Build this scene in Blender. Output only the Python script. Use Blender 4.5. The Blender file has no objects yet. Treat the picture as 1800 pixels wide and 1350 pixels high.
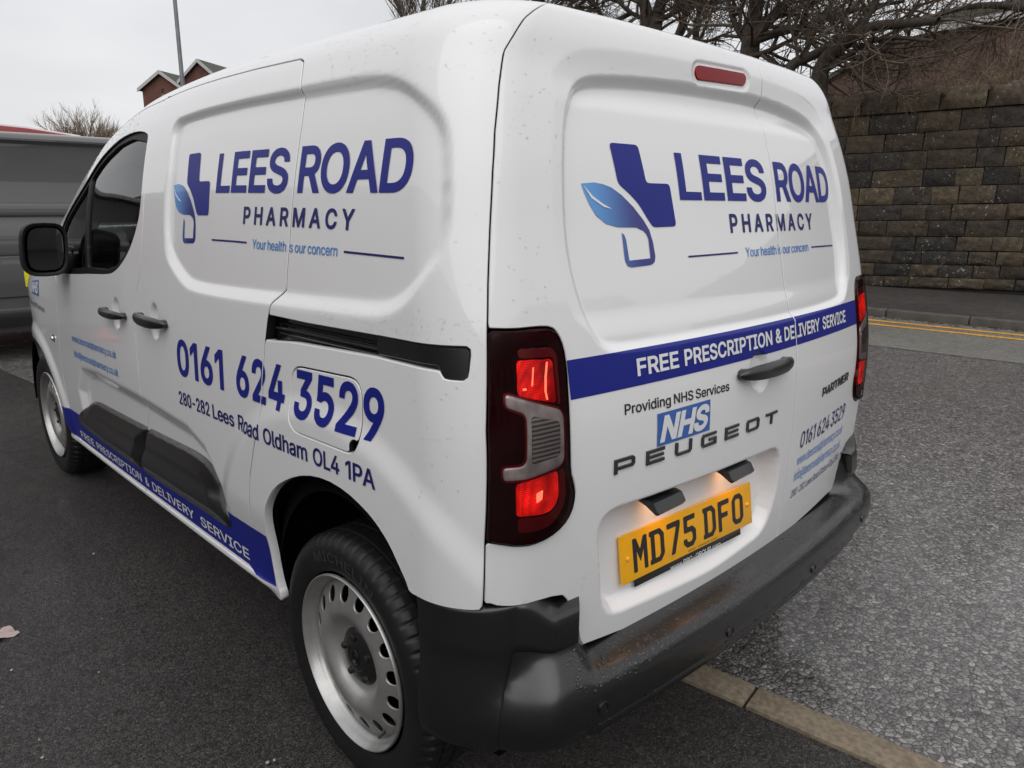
import bpy, bmesh, math, random
import numpy as np
from mathutils import Vector, Matrix
from mathutils.geometry import tessellate_polygon

scene = bpy.context.scene
# ------------------------------------------------------------------ camera
cam_d = bpy.data.cameras.new("camera"); cam = bpy.data.objects.new("camera", cam_d)
scene.collection.objects.link(cam); scene.camera = cam
CX, CY, CZ, YAW, PIT, ROL = -1.6751, -0.64278, 1.40615, 0.77186, -0.24902, 0.01275
_f = Vector((math.sin(YAW)*math.cos(PIT), math.cos(YAW)*math.cos(PIT), math.sin(PIT)))
_r = Vector((math.cos(YAW), -math.sin(YAW), 0)); _u = _r.cross(_f)
_r2 = _r*math.cos(ROL)+_u*math.sin(ROL); _u2 = _u*math.cos(ROL)-_r*math.sin(ROL)
cam.matrix_world = Matrix(((_r2.x,_u2.x,-_f.x,CX),(_r2.y,_u2.y,-_f.y,CY),(_r2.z,_u2.z,-_f.z,CZ),(0,0,0,1)))
cam_d.sensor_width = 36; cam_d.lens = 25.513; cam_d.clip_start = .05; cam_d.clip_end = 2000
# ------------------------------------------------------------------ world, sun, exposure
world = bpy.data.worlds.new("World"); scene.world = world; world.use_nodes = True
SUN_EL, SUN_ROT = math.radians(50), math.radians(226)
nt = world.node_tree; nt.nodes.clear()
out = nt.nodes.new("ShaderNodeOutputWorld"); bg = nt.nodes.new("ShaderNodeBackground")
sky = nt.nodes.new("ShaderNodeTexSky"); sky.sky_type = 'NISHITA'; sky.sun_disc = False
sky.sun_elevation = SUN_EL; sky.sun_rotation = SUN_ROT; sky.air_density = 1.0; sky.dust_density = 3.0
tc = nt.nodes.new("ShaderNodeTexCoord"); mp_ = nt.nodes.new("ShaderNodeMapping"); mp_.inputs['Scale'].default_value = (1,1,2.6)
nz = nt.nodes.new("ShaderNodeTexNoise"); nz.inputs['Scale'].default_value = 2.4; nz.inputs['Detail'].default_value = 6; nz.inputs['Roughness'].default_value = .52
cr = nt.nodes.new("ShaderNodeValToRGB")
cr.color_ramp.elements[0].position = .3; cr.color_ramp.elements[0].color = (5.0,5.03,5.15,1)
cr.color_ramp.elements[1].position = .7; cr.color_ramp.elements[1].color = (6.15,6.15,6.2,1)
mx = nt.nodes.new("ShaderNodeMix"); mx.data_type = 'RGBA'; mx.inputs['Factor'].default_value = .93
nt.links.new(tc.outputs['Generated'], mp_.inputs['Vector']); nt.links.new(mp_.outputs['Vector'], nz.inputs['Vector'])
nt.links.new(nz.outputs['Fac'], cr.inputs['Fac']); nt.links.new(sky.outputs['Color'], mx.inputs['A']); nt.links.new(cr.outputs['Color'], mx.inputs['B'])
nt.links.new(mx.outputs['Result'], bg.inputs['Color']); bg.inputs['Strength'].default_value = .1
nt.links.new(bg.outputs['Background'], out.inputs['Surface'])
sun_d = bpy.data.lights.new("sun", 'SUN'); sun_d.energy = .95; sun_d.angle = math.radians(75); sun_d.color = (1,.985,.97)
sun = bpy.data.objects.new("sun", sun_d); scene.collection.objects.link(sun)
sun.rotation_euler = Vector((math.sin(SUN_ROT)*math.cos(SUN_EL),math.cos(SUN_ROT)*math.cos(SUN_EL),math.sin(SUN_EL))).to_track_quat('Z','Y').to_euler()
scene.view_settings.view_transform = 'Standard'; scene.view_settings.look = 'None'
scene.view_settings.exposure = 0.56; scene.view_settings.gamma = 1
scene.cycles.use_denoising = True; scene.cycles.max_bounces = 8; scene.cycles.transparent_max_bounces = 16; scene.cycles.caustics_reflective = False

# ------------------------------------------------------------------ helpers
COL = scene.collection
def mat(name, col=(.5,.5,.5), rough=.5, metal=0., coat=0., spec=.5, emit=None, es=1., noise=None, bump=None, trans=0., ior=1.45, coat_r=.03):
    m = bpy.data.materials.new(name); m.use_nodes = True; n = m.node_tree; b = n.nodes['Principled BSDF']
    b.inputs['Base Color'].default_value = (*col,1); b.inputs['Roughness'].default_value = rough; b.inputs['Metallic'].default_value = metal
    b.inputs['Coat Weight'].default_value = coat; b.inputs['Coat Roughness'].default_value = coat_r
    b.inputs['Specular IOR Level'].default_value = spec; b.inputs['Transmission Weight'].default_value = trans; b.inputs['IOR'].default_value = ior
    if emit: b.inputs['Emission Color'].default_value = (*emit,1); b.inputs['Emission Strength'].default_value = es
    if noise or bump:
        t = n.nodes.new("ShaderNodeTexCoord")
    if noise:   # (scale, amount, detail)
        x = n.nodes.new("ShaderNodeTexNoise"); x.inputs['Scale'].default_value = noise[0]; x.inputs['Detail'].default_value = noise[2] if len(noise)>2 else 6
        r = n.nodes.new("ShaderNodeValToRGB"); a = noise[1]
        r.color_ramp.elements[0].position = .3; r.color_ramp.elements[0].color = (*[c*(1-a) for c in col],1)
        r.color_ramp.elements[1].position = .7; r.color_ramp.elements[1].color = (*[c*(1+a) for c in col],1)
        n.links.new(t.outputs['Object'], x.inputs['Vector']); n.links.new(x.outputs['Fac'], r.inputs['Fac']); n.links.new(r.outputs['Color'], b.inputs['Base Color'])
    if bump:    # (scale, strength, distance)
        x = n.nodes.new("ShaderNodeTexNoise"); x.inputs['Scale'].default_value = bump[0]; x.inputs['Detail'].default_value = 4
        bb = n.nodes.new("ShaderNodeBump"); bb.inputs['Strength'].default_value = bump[1]; bb.inputs['Distance'].default_value = bump[2]
        n.links.new(t.outputs['Object'], x.inputs['Vector']); n.links.new(x.outputs['Fac'], bb.inputs['Height']); n.links.new(bb.outputs['Normal'], b.inputs['Normal'])
    return m
def link(name, me, m=None, parent=None, smooth=True):
    o = bpy.data.objects.new(name, me); COL.objects.link(o)
    if m is not None:
        for k in (m if isinstance(m,(list,tuple)) else [m]): me.materials.append(k)
    if parent is not None: o.parent = parent; o.matrix_parent_inverse = Matrix()
    if smooth and len(me.polygons): me.polygons.foreach_set('use_smooth', np.ones(len(me.polygons),bool))
    return o
def obj(name, V, Fc, m=None, parent=None, smooth=True, sharp=None):
    me = bpy.data.meshes.new(name); me.from_pydata([tuple(map(float,v)) for v in V], [], [tuple(map(int,f)) for f in Fc]); me.update()
    o = link(name, me, m, parent, smooth)
    if sharp: me.set_sharp_from_angle(angle=math.radians(sharp))
    p=parent; off=Vector((0,0,0))
    while p is not None: off+=p.location; p=p.parent
    if off.length>0: me.transform(Matrix.Translation(-off))
    return o
def tag(o, label=None, cat=None, group=None, kind=None):
    if label: o['label'] = label
    if cat: o['category'] = cat
    if group: o['group'] = group
    if kind: o['kind'] = kind
    return o
def empty(name, loc, label, cat, group=None):
    o = bpy.data.objects.new(name, None); COL.objects.link(o); o.location = loc; o.empty_display_size = .2
    return tag(o, label, cat, group)
class MB:
    """collects primitive shapes into one mesh"""
    def __init__(s): s.V=[]; s.F=[]
    def add(s, V, F):
        b=len(s.V); s.V += [tuple(v) for v in V]; s.F += [tuple(i+b for i in f) for f in F]; return s
    def box(s, c, d, rot=None, bev=0.):
        x,y,z=[k/2 for k in d]
        if bev<=0:
            V=[(sx*x,sy*y,sz*z) for sz in(-1,1) for sy in(-1,1) for sx in(-1,1)]
            F=[(0,2,3,1),(4,5,7,6),(0,1,5,4),(2,6,7,3),(0,4,6,2),(1,3,7,5)]
        else:
            bm=bmesh.new(); bmesh.ops.create_cube(bm,size=1); bmesh.ops.scale(bm,vec=d,verts=bm.verts)
            bmesh.ops.bevel(bm,geom=bm.edges[:],offset=bev,segments=2,profile=.6,affect='EDGES'); bm.verts.index_update()
            V=[tuple(v.co) for v in bm.verts]; F=[tuple(v.index for v in f.verts) for f in bm.faces]; bm.free()
        R=rot if rot is not None else Matrix.Identity(3)
        return s.add([tuple(R@Vector(v)+Vector(c)) for v in V],F)
    def tube(s, pts, rad, n=8, cap=True):
        pts=[Vector(p) for p in pts]; rad=rad if isinstance(rad,(list,tuple)) else [rad]*len(pts)
        V=[];F=[]; a=None
        for i,p in enumerate(pts):
            t=(pts[min(i+1,len(pts)-1)]-pts[max(i-1,0)]).normalized()
            if a is None:
                a=t.orthogonal().normalized()
            a=(a-t*a.dot(t)).normalized(); b=t.cross(a)
            for k in range(n):
                q=2*math.pi*k/n; V.append(p+(a*math.cos(q)+b*math.sin(q))*rad[i])
        for i in range(len(pts)-1):
            for k in range(n):
                F.append((i*n+k,i*n+(k+1)%n,(i+1)*n+(k+1)%n,(i+1)*n+k))
        if cap: F.append(tuple(range(n-1,-1,-1))); F.append(tuple((len(pts)-1)*n+k for k in range(n)))
        return s.add(V,F)
    def lathe(s, prof, n, fn, closed=False):
        """prof list of (r, t); fn(r,t,ang)->xyz"""
        V=[];F=[];m=len(prof)
        for k in range(n):
            for r,t in prof: V.append(fn(r,t,2*math.pi*k/n))
        for k in range(n):
            for j in range(m-1):
                F.append((k*m+j,((k+1)%n)*m+j,((k+1)%n)*m+j+1,k*m+j+1))
        return s.add(V,F)
    def grid(s, fn, nu, nv, closeu=False):
        V=[fn(i,j) for i in range(nu) for j in range(nv)]; F=[]
        for i in range(nu if closeu else nu-1):
            for j in range(nv-1):
                i2=(i+1)%nu; F.append((i*nv+j,i2*nv+j,i2*nv+j+1,i*nv+j+1))
        return s.add(V,F)
    def build(s, name, m=None, parent=None, smooth=True, sharp=35, fixn=False):
        o=obj(name,s.V,s.F,m,parent,smooth,None)
        if fixn:
            bm=bmesh.new(); bm.from_mesh(o.data); bmesh.ops.recalc_face_normals(bm,faces=bm.faces); bm.to_mesh(o.data); bm.free()
        if sharp and smooth: o.data.set_sharp_from_angle(angle=math.radians(sharp))
        return o
def ss(x): x=np.clip(x,0,1); return x*x*(3-2*x)
def bev(x, r=.17):
    x=np.clip(x,0,1); return np.where(x<r,x*x/(2*r*(1-r)),np.where(x>1-r,1-(1-x)**2/(2*r*(1-r)),(x-r/2)/(1-r)))
def sdf(u, v, poly):
    """signed distance to a closed polygon, negative inside"""
    P=np.asarray(poly,float); sh=np.shape(u); u=np.ravel(u); v=np.ravel(v)
    d=np.full(u.shape,1e9); ins=np.zeros(u.shape,bool)
    for i in range(len(P)):
        a=P[i-1]; b=P[i]; e=b-a; w0=u-a[0]; w1=v-a[1]
        t=np.clip((w0*e[0]+w1*e[1])/max(e@e,1e-12),0,1)
        d=np.minimum(d,(w0-e[0]*t)**2+(w1-e[1]*t)**2)
        c=(a[1]>v)!=(b[1]>v)
        if b[1]!=a[1]: ins^=c&(u<(b[0]-a[0])*(v-a[1])/(b[1]-a[1])+a[0])
    return np.where(ins,-1,1).reshape(sh)*np.sqrt(d).reshape(sh)
def chaikin(P, n=2):
    P=[tuple(p) for p in P]
    for _ in range(n):
        Q=[]
        for i in range(len(P)):
            a,b=P[i],P[(i+1)%len(P)]
            Q+=[(a[0]*.75+b[0]*.25,a[1]*.75+b[1]*.25),(a[0]*.25+b[0]*.75,a[1]*.25+b[1]*.75)]
        P=Q
    return P
def rpoly(P, r=.02, n=4):
    """round polygon corners with radius-ish r"""
    out=[]
    for i in range(len(P)):
        a,b,c=[np.array(P[k%len(P)],float) for k in (i-1,i,i+1)]
        l1=np.linalg.norm(a-b); l2=np.linalg.norm(c-b); q=min(r,l1*.45,l2*.45)
        p0=b+(a-b)/l1*q; p2=b+(c-b)/l2*q
        for k in range(n+1):
            t=k/n; out.append(tuple((1-t)**2*p0+2*t*(1-t)*b+t*t*p2))
    return out
def panel(Fn, mp, u0, u1, v0, v1, res, rim=.012, rin=.0016, flip=False):
    """mesh of the region Fn<0 of a surface chart, cut cleanly along its outline, with a turned-in edge"""
    nu=int(math.ceil((u1-u0)/res))+1; nv=int(math.ceil((v1-v0)/res))+1
    us=np.linspace(u0,u1,nu); vs=np.linspace(v0,v1,nv); U,V=np.meshgrid(us,vs,indexing='ij')
    f=Fn(U,V); ins=f<0
    idx=np.full((nu,nv),-1,int); idx[ins]=np.arange(ins.sum())
    uv=list(zip(U[ins],V[ins]))
    cnt=ins[:-1,:-1].astype(int)+ins[1:,:-1]+ins[1:,1:]+ins[:-1,1:]
    I,J=np.nonzero(cnt==4)
    faces=[tuple(q) for q in np.stack([idx[I,J],idx[I+1,J],idx[I+1,J+1],idx[I,J+1]],1).tolist()]
    cross={}; bed=[]
    def cv(p,q):
        k=(p,q) if p<q else (q,p)
        if k not in cross:
            a,b=k; fa,fb=f[a],f[b]; t=min(max(fa/(fa-fb),.03),.97)
            cross[k]=len(uv); uv.append((us[a[0]]+(us[b[0]]-us[a[0]])*t, vs[a[1]]+(vs[b[1]]-vs[a[1]])*t))
        return cross[k]
    for i,j in zip(*[k.tolist() for k in np.nonzero((cnt>0)&(cnt<4))]):
        cs=[(i,j),(i+1,j),(i+1,j+1),(i,j+1)]; poly=[]; ex=None
        for k in range(4):
            p,q=cs[k],cs[(k+1)%4]
            if ins[p]: poly.append((int(idx[p]),0))
            if ins[p]!=ins[q]: poly.append((cv(p,q),1 if ins[p] else 2))
        n=len(poly)
        if n>=3: faces.append(tuple(p[0] for p in poly))
        for k in range(n):
            if poly[k][1]==1 and poly[(k+1)%n][1]==2: bed.append((poly[k][0],poly[(k+1)%n][0]))
    uva=np.array(uv,float).reshape(-1,2); Vt=mp(uva[:,0],uva[:,1],0.)
    Vt=[tuple(p) for p in Vt]
    if rim and bed:
        bv=sorted({x for e in bed for x in e}); q=uva[bv]; e=1e-4
        g=np.stack([Fn(q[:,0]+e,q[:,1])-Fn(q[:,0]-e,q[:,1]),Fn(q[:,0],q[:,1]+e)-Fn(q[:,0],q[:,1]-e)],1)
        g/=np.maximum(np.linalg.norm(g,axis=1,keepdims=True),1e-9)
        r1=q+g*rin; b=len(Vt); n=len(bv); ix={k:i for i,k in enumerate(bv)}
        Vt+=[Vt[k] for k in bv]; Vt+=[tuple(p) for p in mp(r1[:,0],r1[:,1],-rin)]; Vt+=[tuple(p) for p in mp(r1[:,0],r1[:,1],-rim)]
        for a,c in bed:
            i,j=ix[a],ix[c]
            faces.append((b+j,b+i,b+n+i,b+n+j))
        for a,c in bed:
            i,j=ix[a],ix[c]; faces.append((b+n+j,b+n+i,b+2*n+i,b+2*n+j))
        panel.deep=len(bed)
    else: panel.deep=0
    if faces:
        t=faces[len(faces)//3]; q=uva[[t[0]]]; up=np.asarray(mp(q[:,0],q[:,1],.01))[0]-np.asarray(mp(q[:,0],q[:,1],0.))[0]
        a,b_,c=[np.array(Vt[k]) for k in t[:3]]
        if np.cross(b_-a,c-a)@up<0: faces=[t[::-1] for t in faces]
    return Vt,faces
# ------------------------------------------------------------------ materials (van)
M={}
def paint_mat(name, col, rough=.38, coat=1.):
    m=mat(name,col,rough,coat=coat,coat_r=.025)
    n=m.node_tree; b=n.nodes['Principled BSDF']; t=n.nodes.new("ShaderNodeTexCoord")
    # very slight orange peel in the lacquer
    x=n.nodes.new("ShaderNodeTexNoise"); x.inputs['Scale'].default_value=55; x.inputs['Detail'].default_value=1
    y=n.nodes.new("ShaderNodeBump"); y.inputs['Strength'].default_value=.02; y.inputs['Distance'].default_value=.002
    n.links.new(t.outputs['Object'],x.inputs['Vector']); n.links.new(x.outputs['Fac'],y.inputs['Height']); n.links.new(y.outputs['Normal'],b.inputs['Coat Normal'])
    return m
M['white']=paint_mat('white_paint',(.80,.80,.805))
M['blue']=mat('blue_vinyl',(.007,.014,.215),.45,spec=.45)
M['navy']=mat('navy_vinyl',(.010,.014,.125),.45,spec=.45)
M['sky']=mat('light_blue_vinyl',(.07,.24,.58),.35,coat=.4)
M['nhs']=mat('badge_blue_vinyl',(.035,.12,.43),.35,coat=.4)
M['wvinyl']=mat('white_vinyl',(.78,.79,.80),.35,coat=.4)
M['bvinyl']=mat('black_vinyl',(.012,.012,.013),.35,coat=.4)
M['plastic']=mat('black_plastic',(.0065,.0065,.0067),.38,spec=.7,coat=.45,coat_r=.2,bump=(900,.12,.0006),noise=(6,.12))
M['shiny']=mat('gloss_black',(.010,.010,.011),.16,coat=.6)
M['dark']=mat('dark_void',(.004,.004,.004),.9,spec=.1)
M['rubber']=mat('tyre_rubber',(.0095,.009,.009),.5,noise=(9,.25),bump=(260,.12,.001))
M['steel']=mat('silver_wheel_paint',(.44,.44,.43),.36,metal=.7,noise=(11,.22))
M['chrome']=mat('bright_chrome',(.8,.8,.8),.08,metal=1)
M['trim']=mat('interior_plastic',(.035,.037,.038),.6)
M['seat']=mat('seat_fabric',(.03,.032,.036),.9)
M['yellow']=mat('plate_yellow',(.93,.45,.006),.35,coat=.5,noise=(30,.04))
def glass_mat(name, tint, refl=.9):
    m=bpy.data.materials.new(name); m.use_nodes=True; n=m.node_tree; n.nodes.clear()
    o=n.nodes.new("ShaderNodeOutputMaterial"); t=n.nodes.new("ShaderNodeBsdfTransparent"); g=n.nodes.new("ShaderNodeBsdfGlossy"); x=n.nodes.new("ShaderNodeMixShader"); f=n.nodes.new("ShaderNodeFresnel")
    t.inputs['Color'].default_value=(*tint,1); g.inputs['Roughness'].default_value=.01; f.inputs['IOR'].default_value=1.5; g.inputs['Color'].default_value=(refl,refl,refl,1)
    n.links.new(f.outputs['Fac'],x.inputs['Fac']); n.links.new(t.outputs['BSDF'],x.inputs[1]); n.links.new(g.outputs['BSDF'],x.inputs[2]); n.links.new(x.outputs['Shader'],o.inputs['Surface'])
    return m
M['glass']=glass_mat('tinted_window_glass',(.30,.36,.33))
def lens_mat(name, col, em, es, scale, rough=.12, dim=.35):
    m=mat(name,col,rough,coat=.4,coat_r=.02,spec=.4); n=m.node_tree; b=n.nodes['Principled BSDF']; t=n.nodes.new("ShaderNodeTexCoord")
    w=n.nodes.new("ShaderNodeTexWave"); w.bands_direction='Z'; w.inputs['Scale'].default_value=scale; w.inputs['Distortion'].default_value=.6; w.inputs['Detail'].default_value=1
    v=n.nodes.new("ShaderNodeTexNoise"); v.inputs['Scale'].default_value=16; v.inputs['Detail'].default_value=2
    mm=n.nodes.new("ShaderNodeMath"); mm.operation='MULTIPLY'
    n.links.new(t.outputs['Object'],w.inputs['Vector']); n.links.new(t.outputs['Object'],v.inputs['Vector'])
    r=n.nodes.new("ShaderNodeMapRange"); r.inputs['From Min'].default_value=.35; r.inputs['From Max'].default_value=.66; r.inputs['To Min'].default_value=dim*es; r.inputs['To Max'].default_value=es
    r2=n.nodes.new("ShaderNodeMapRange"); r2.inputs['To Min'].default_value=.55; r2.inputs['To Max'].default_value=1.1
    n.links.new(v.outputs['Fac'],r.inputs['Value']); n.links.new(w.outputs['Fac'],r2.inputs['Value']); n.links.new(r.outputs['Result'],mm.inputs[0]); n.links.new(r2.outputs['Result'],mm.inputs[1])
    bp=n.nodes.new("ShaderNodeBump"); bp.inputs['Strength'].default_value=.25; bp.inputs['Distance'].default_value=.0006; n.links.new(w.outputs['Fac'],bp.inputs['Height']); n.links.new(bp.outputs['Normal'],b.inputs['Normal'])
    if em:
        vd=n.nodes.new("ShaderNodeTexVoronoi"); vd.inputs['Scale'].default_value=230; vd.inputs['Randomness'].default_value=.15; n.links.new(t.outputs['Object'],vd.inputs['Vector'])
        rd_=n.nodes.new("ShaderNodeMapRange"); rd_.inputs['From Min'].default_value=.1; rd_.inputs['From Max'].default_value=.6; rd_.inputs['To Min'].default_value=1.25; rd_.inputs['To Max'].default_value=.45; n.links.new(vd.outputs['Distance'],rd_.inputs['Value'])
        m2_=n.nodes.new("ShaderNodeMath"); m2_.operation='MULTIPLY'; n.links.new(mm.outputs['Value'],m2_.inputs[0]); n.links.new(rd_.outputs['Result'],m2_.inputs[1]); mm=m2_
    if em: b.inputs['Emission Color'].default_value=(*em,1); n.links.new(mm.outputs['Value'],b.inputs['Emission Strength'])
    return m
M['lampdark']=mat('dark_red_lens',(.026,.002,.004),.12,spec=.3,noise=(14,.35))
M['lampdim']=lens_mat('red_reflector',(.20,.006,.010),None,0,170)
M['lampon']=lens_mat('lit_red_lens',(.25,.003,.004),(1,.012,.008),1.05,95,dim=.14)
M['lampclr']=mat('smoked_clear_lens',(.72,.70,.69),.3,metal=.35,coat=.3,coat_r=.02,noise=(30,.35))
M['lampclr2']=lens_mat('ribbed_clear_lens',(.30,.30,.30),None,0,140)
_n=M['lampclr2'].node_tree; _b=_n.nodes['Principled BSDF']; _b.inputs['Metallic'].default_value=.7
_w=_n.nodes.new("ShaderNodeTexWave"); _w.bands_direction='Z'; _w.inputs['Scale'].default_value=38; _w.inputs['Distortion'].default_value=1.0; _w.inputs['Detail'].default_value=3; _w.inputs['Detail Scale'].default_value=2
_r=_n.nodes.new("ShaderNodeValToRGB"); _r.color_ramp.elements[0].color=(.16,.16,.16,1); _r.color_ramp.elements[1].color=(.9,.89,.87,1); _t=_n.nodes.new("ShaderNodeTexCoord")
_n.links.new(_t.outputs['Object'],_w.inputs['Vector']); _n.links.new(_w.outputs['Fac'],_r.inputs['Fac']); _n.links.new(_r.outputs['Color'],_b.inputs['Base Color'])
M['lampcover']=glass_mat('lamp_cover_glass',(.97,.90,.90),.28)
M['chm']=mat('brake_light_red',(.26,.003,.005),.12,spec=.3,bump=(300,.1,.0005))
M['amber']=mat('clear_indicator',(.75,.70,.62),.1,metal=.3,coat=1)
M['frame']=mat('matt_black_frame',(.006,.006,.006),.55,spec=.35)
M['gap_shade']=mat('painted_gap_shade',(.006,.006,.006),.8,spec=.2)  # black edge colour paints in the shade of panel gaps, door rubber included
M['hot']=mat('hot_filament_glow',(.3,.02,.01),.3,emit=(1,.16,.09),es=1.3)
# ------------------------------------------------------------------ ground, road, kerbs
RN=np.array([.9915,.130]); RT=np.array([-.130,.9915])
def rdp(p,q,z=0.): a=RN*q+RT*p; return (float(a[0]),float(a[1]),z)
def node_mat(name):
    m=bpy.data.materials.new(name); m.use_nodes=True; n=m.node_tree; return m,n,n.nodes['Principled BSDF']
def N(n,t,**k):
    x=n.nodes.new(t)
    for a,b in k.items():
        if a in x.inputs: x.inputs[a].default_value=b
        else: setattr(x,a,b)
    return x
def asphalt(name, c0, c1, chip, rough, strength, wet, fine=330., chipcol=.5, dist=.004, coat=0., binder=.45):
    m,n,b=node_mat(name); t=N(n,"ShaderNodeTexCoord"); L_=n.links.new
    nz=N(n,"ShaderNodeTexNoise",Scale=fine,Detail=5.,Roughness=.65); big=N(n,"ShaderNodeTexNoise",Scale=.55,Detail=5.); mid=N(n,"ShaderNodeTexNoise",Scale=7.,Detail=6.)
    vo=N(n,"ShaderNodeTexVoronoi",Scale=chip); vo2=N(n,"ShaderNodeTexVoronoi",Scale=chip*2.3)
    # jitter the cells so chippings look crushed, not tiled
    wn=N(n,"ShaderNodeTexNoise",Scale=chip*.6,Detail=2.); wm=N(n,"ShaderNodeMix",data_type='RGBA'); wm.blend_type='LINEAR_LIGHT'; wm.inputs['Factor'].default_value=.012
    b.inputs['Coat Weight'].default_value=coat; b.inputs['Coat Roughness'].default_value=.14
    L_(t.outputs['Object'],wm.inputs['A']); L_(wn.outputs['Color'],wm.inputs['B']); L_(t.outputs['Object'],wn.inputs['Vector'])
    for x in (nz,big,mid): L_(t.outputs['Object'],x.inputs['Vector'])
    for x in (vo,vo2): L_(wm.outputs['Result'],x.inputs['Vector'])
    cr=N(n,"ShaderNodeValToRGB"); e=cr.color_ramp.elements; e[0].position=.32; e[0].color=(*c0,1); e[1].position=.72; e[1].color=(*c1,1); L_(big.outputs['Fac'],cr.inputs['Fac'])
    # each chipping has its own tone, a few are pale
    sp=N(n,"ShaderNodeSeparateColor"); L_(vo.outputs['Color'],sp.inputs['Color'])
    cc=N(n,"ShaderNodeValToRGB"); e=cc.color_ramp.elements; e[0].position=.0; e[0].color=(1-chipcol,)*3+(1,); e[1].position=.93; e[1].color=(1+chipcol,)*3+(1,)
    k=e.new(.996); k.color=(2.0,1.95,1.9,1); L_(sp.outputs[0],cc.inputs['Fac'])
    mu=N(n,"ShaderNodeMix",data_type='RGBA'); mu.blend_type='MULTIPLY'; mu.inputs['Factor'].default_value=1.; mu.clamp_result=False
    L_(cr.outputs['Color'],mu.inputs['A']); L_(cc.outputs['Color'],mu.inputs['B']); L_(mu.outputs['Result'],b.inputs['Base Color'])
    # dark binder between the stones
    ve=N(n,"ShaderNodeTexVoronoi",Scale=chip); ve.feature='DISTANCE_TO_EDGE'; L_(wm.outputs['Result'],ve.inputs['Vector'])
    ge=N(n,"ShaderNodeMapRange"); ge.inputs['From Min'].default_value=.02; ge.inputs['From Max'].default_value=.16; ge.inputs['To Min'].default_value=binder; ge.inputs['To Max'].default_value=1.12; L_(ve.outputs['Distance'],ge.inputs['Value'])
    m3=N(n,"ShaderNodeMix",data_type='RGBA'); m3.blend_type='MULTIPLY'; m3.inputs['Factor'].default_value=1.; m3.clamp_result=False
    L_(mu.outputs['Result'],m3.inputs['A']); L_(ge.outputs['Result'],m3.inputs['B']); L_(m3.outputs['Result'],b.inputs['Base Color'])
    rr=N(n,"ShaderNodeMapRange"); rr.inputs['From Min'].default_value=.35; rr.inputs['From Max'].default_value=.65; rr.inputs['To Min'].default_value=rough-wet; rr.inputs['To Max'].default_value=rough+wet; L_(mid.outputs['Fac'],rr.inputs['Value']); L_(rr.outputs['Result'],b.inputs['Roughness'])
    h1=N(n,"ShaderNodeMath",operation='MULTIPLY'); L_(sp.outputs[1],h1.inputs[0]); h1.inputs[1].default_value=.55
    h2=N(n,"ShaderNodeMath",operation='MULTIPLY_ADD'); L_(vo.outputs['Distance'],h2.inputs[0]); h2.inputs[1].default_value=-.8; L_(h1.outputs[0],h2.inputs[2])
    h3=N(n,"ShaderNodeMath",operation='MULTIPLY_ADD'); L_(nz.outputs['Fac'],h3.inputs[0]); h3.inputs[1].default_value=.7; L_(h2.outputs[0],h3.inputs[2])
    h4=N(n,"ShaderNodeMath",operation='MULTIPLY_ADD'); L_(vo2.outputs['Distance'],h4.inputs[0]); h4.inputs[1].default_value=-.5; L_(h3.outputs[0],h4.inputs[2])
    bp=N(n,"ShaderNodeBump",Strength=strength,Distance=dist); L_(h4.outputs[0],bp.inputs['Height']); L_(bp.outputs['Normal'],b.inputs['Normal'])
    b.inputs['Specular IOR Level'].default_value=.5
    return m
M['tarmac']=asphalt('fine_tarmac',(.060,.055,.053),(.120,.111,.106),165.,.40,1.,.10,fine=330.,chipcol=.6,dist=.008,coat=.12,binder=.25)
M['road']=asphalt('coarse_wet_tarmac',(.185,.175,.168),(.255,.240,.232),56.,.34,1.,.10,fine=200.,chipcol=.48,dist=.010,coat=.7,binder=.28)
M['band']=asphalt('smooth_gutter_tarmac',(.15,.145,.128),(.20,.19,.17),120.,.55,.6,.1,fine=300.,dist=.002)
M['pave']=asphalt('pavement_tarmac',(.045,.041,.038),(.075,.069,.064),90.,.55,.7,.1,fine=260.,dist=.003)
def sheet(name,p0,p1,q0,q1,z,m,kind='structure',n=1):
    V=[];F=[]
    for i in range(n+1):
        p=p0+(p1-p0)*i/n; V+=[rdp(p,q0,z),rdp(p,q1,z)]
    for i in range(n): F.append((2*i,2*i+1,2*i+3,2*i+2))
    o=obj(name,V,F,m,None,False); bm=bmesh.new(); bm.from_mesh(o.data); bmesh.ops.recalc_face_normals(bm,faces=bm.faces)
    if bm.faces[:][0].normal.z<0: bmesh.ops.reverse_faces(bm,faces=bm.faces)
    bm.to_mesh(o.data); bm.free()
    return tag(o,kind=kind)
sheet('ground',-300,300,-300,300,0.,M['tarmac'])
sheet('road',-60,90,.19,8.45,.004,M['road'])
sheet('gutter_band',-60,90,6.25,8.45,.008,M['band'])
M['yline']=mat('worn_yellow_paint',(.62,.30,.03),.6,noise=(22,.35,8))
for q in (7.66,7.98): sheet('yellow_line',-60,90,q,q+.10,.012,M['yline'])
M['conc']=mat('sandy_concrete',(.215,.175,.125),.75,noise=(60,.30,8),bump=(240,.35,.002))
M['kerb']=mat('weathered_kerb_stone',(.085,.078,.068),.7,noise=(7,.30,8),bump=(160,.4,.003))
def row_of_stones(name,pl,q0,q1,z0,z1,m,gap=.006,bev=.008):
    mb=MB(); ang=math.atan2(RT[1],RT[0]); Rm=Matrix.Rotation(ang,3,'Z')
    for a,b_ in zip(pl[:-1],pl[1:]):
        c=rdp((a+b_)/2,(q0+q1)/2,(z0+z1)/2); mb.box(c,(b_-a-gap,q1-q0,z1-z0),Rm,bev)
    o=mb.build(name,m,None,True,sharp=40); return tag(o,kind='structure')
row_of_stones('edging_strip',[-5.33+.915*i for i in range(8)],.080,.188,-.08,.012,M['conc'],.009,.006)
row_of_stones('kerb',[-14+.915*i for i in range(60)],8.42,8.56,-.1,.105,M['kerb'],.008,.018)
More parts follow.
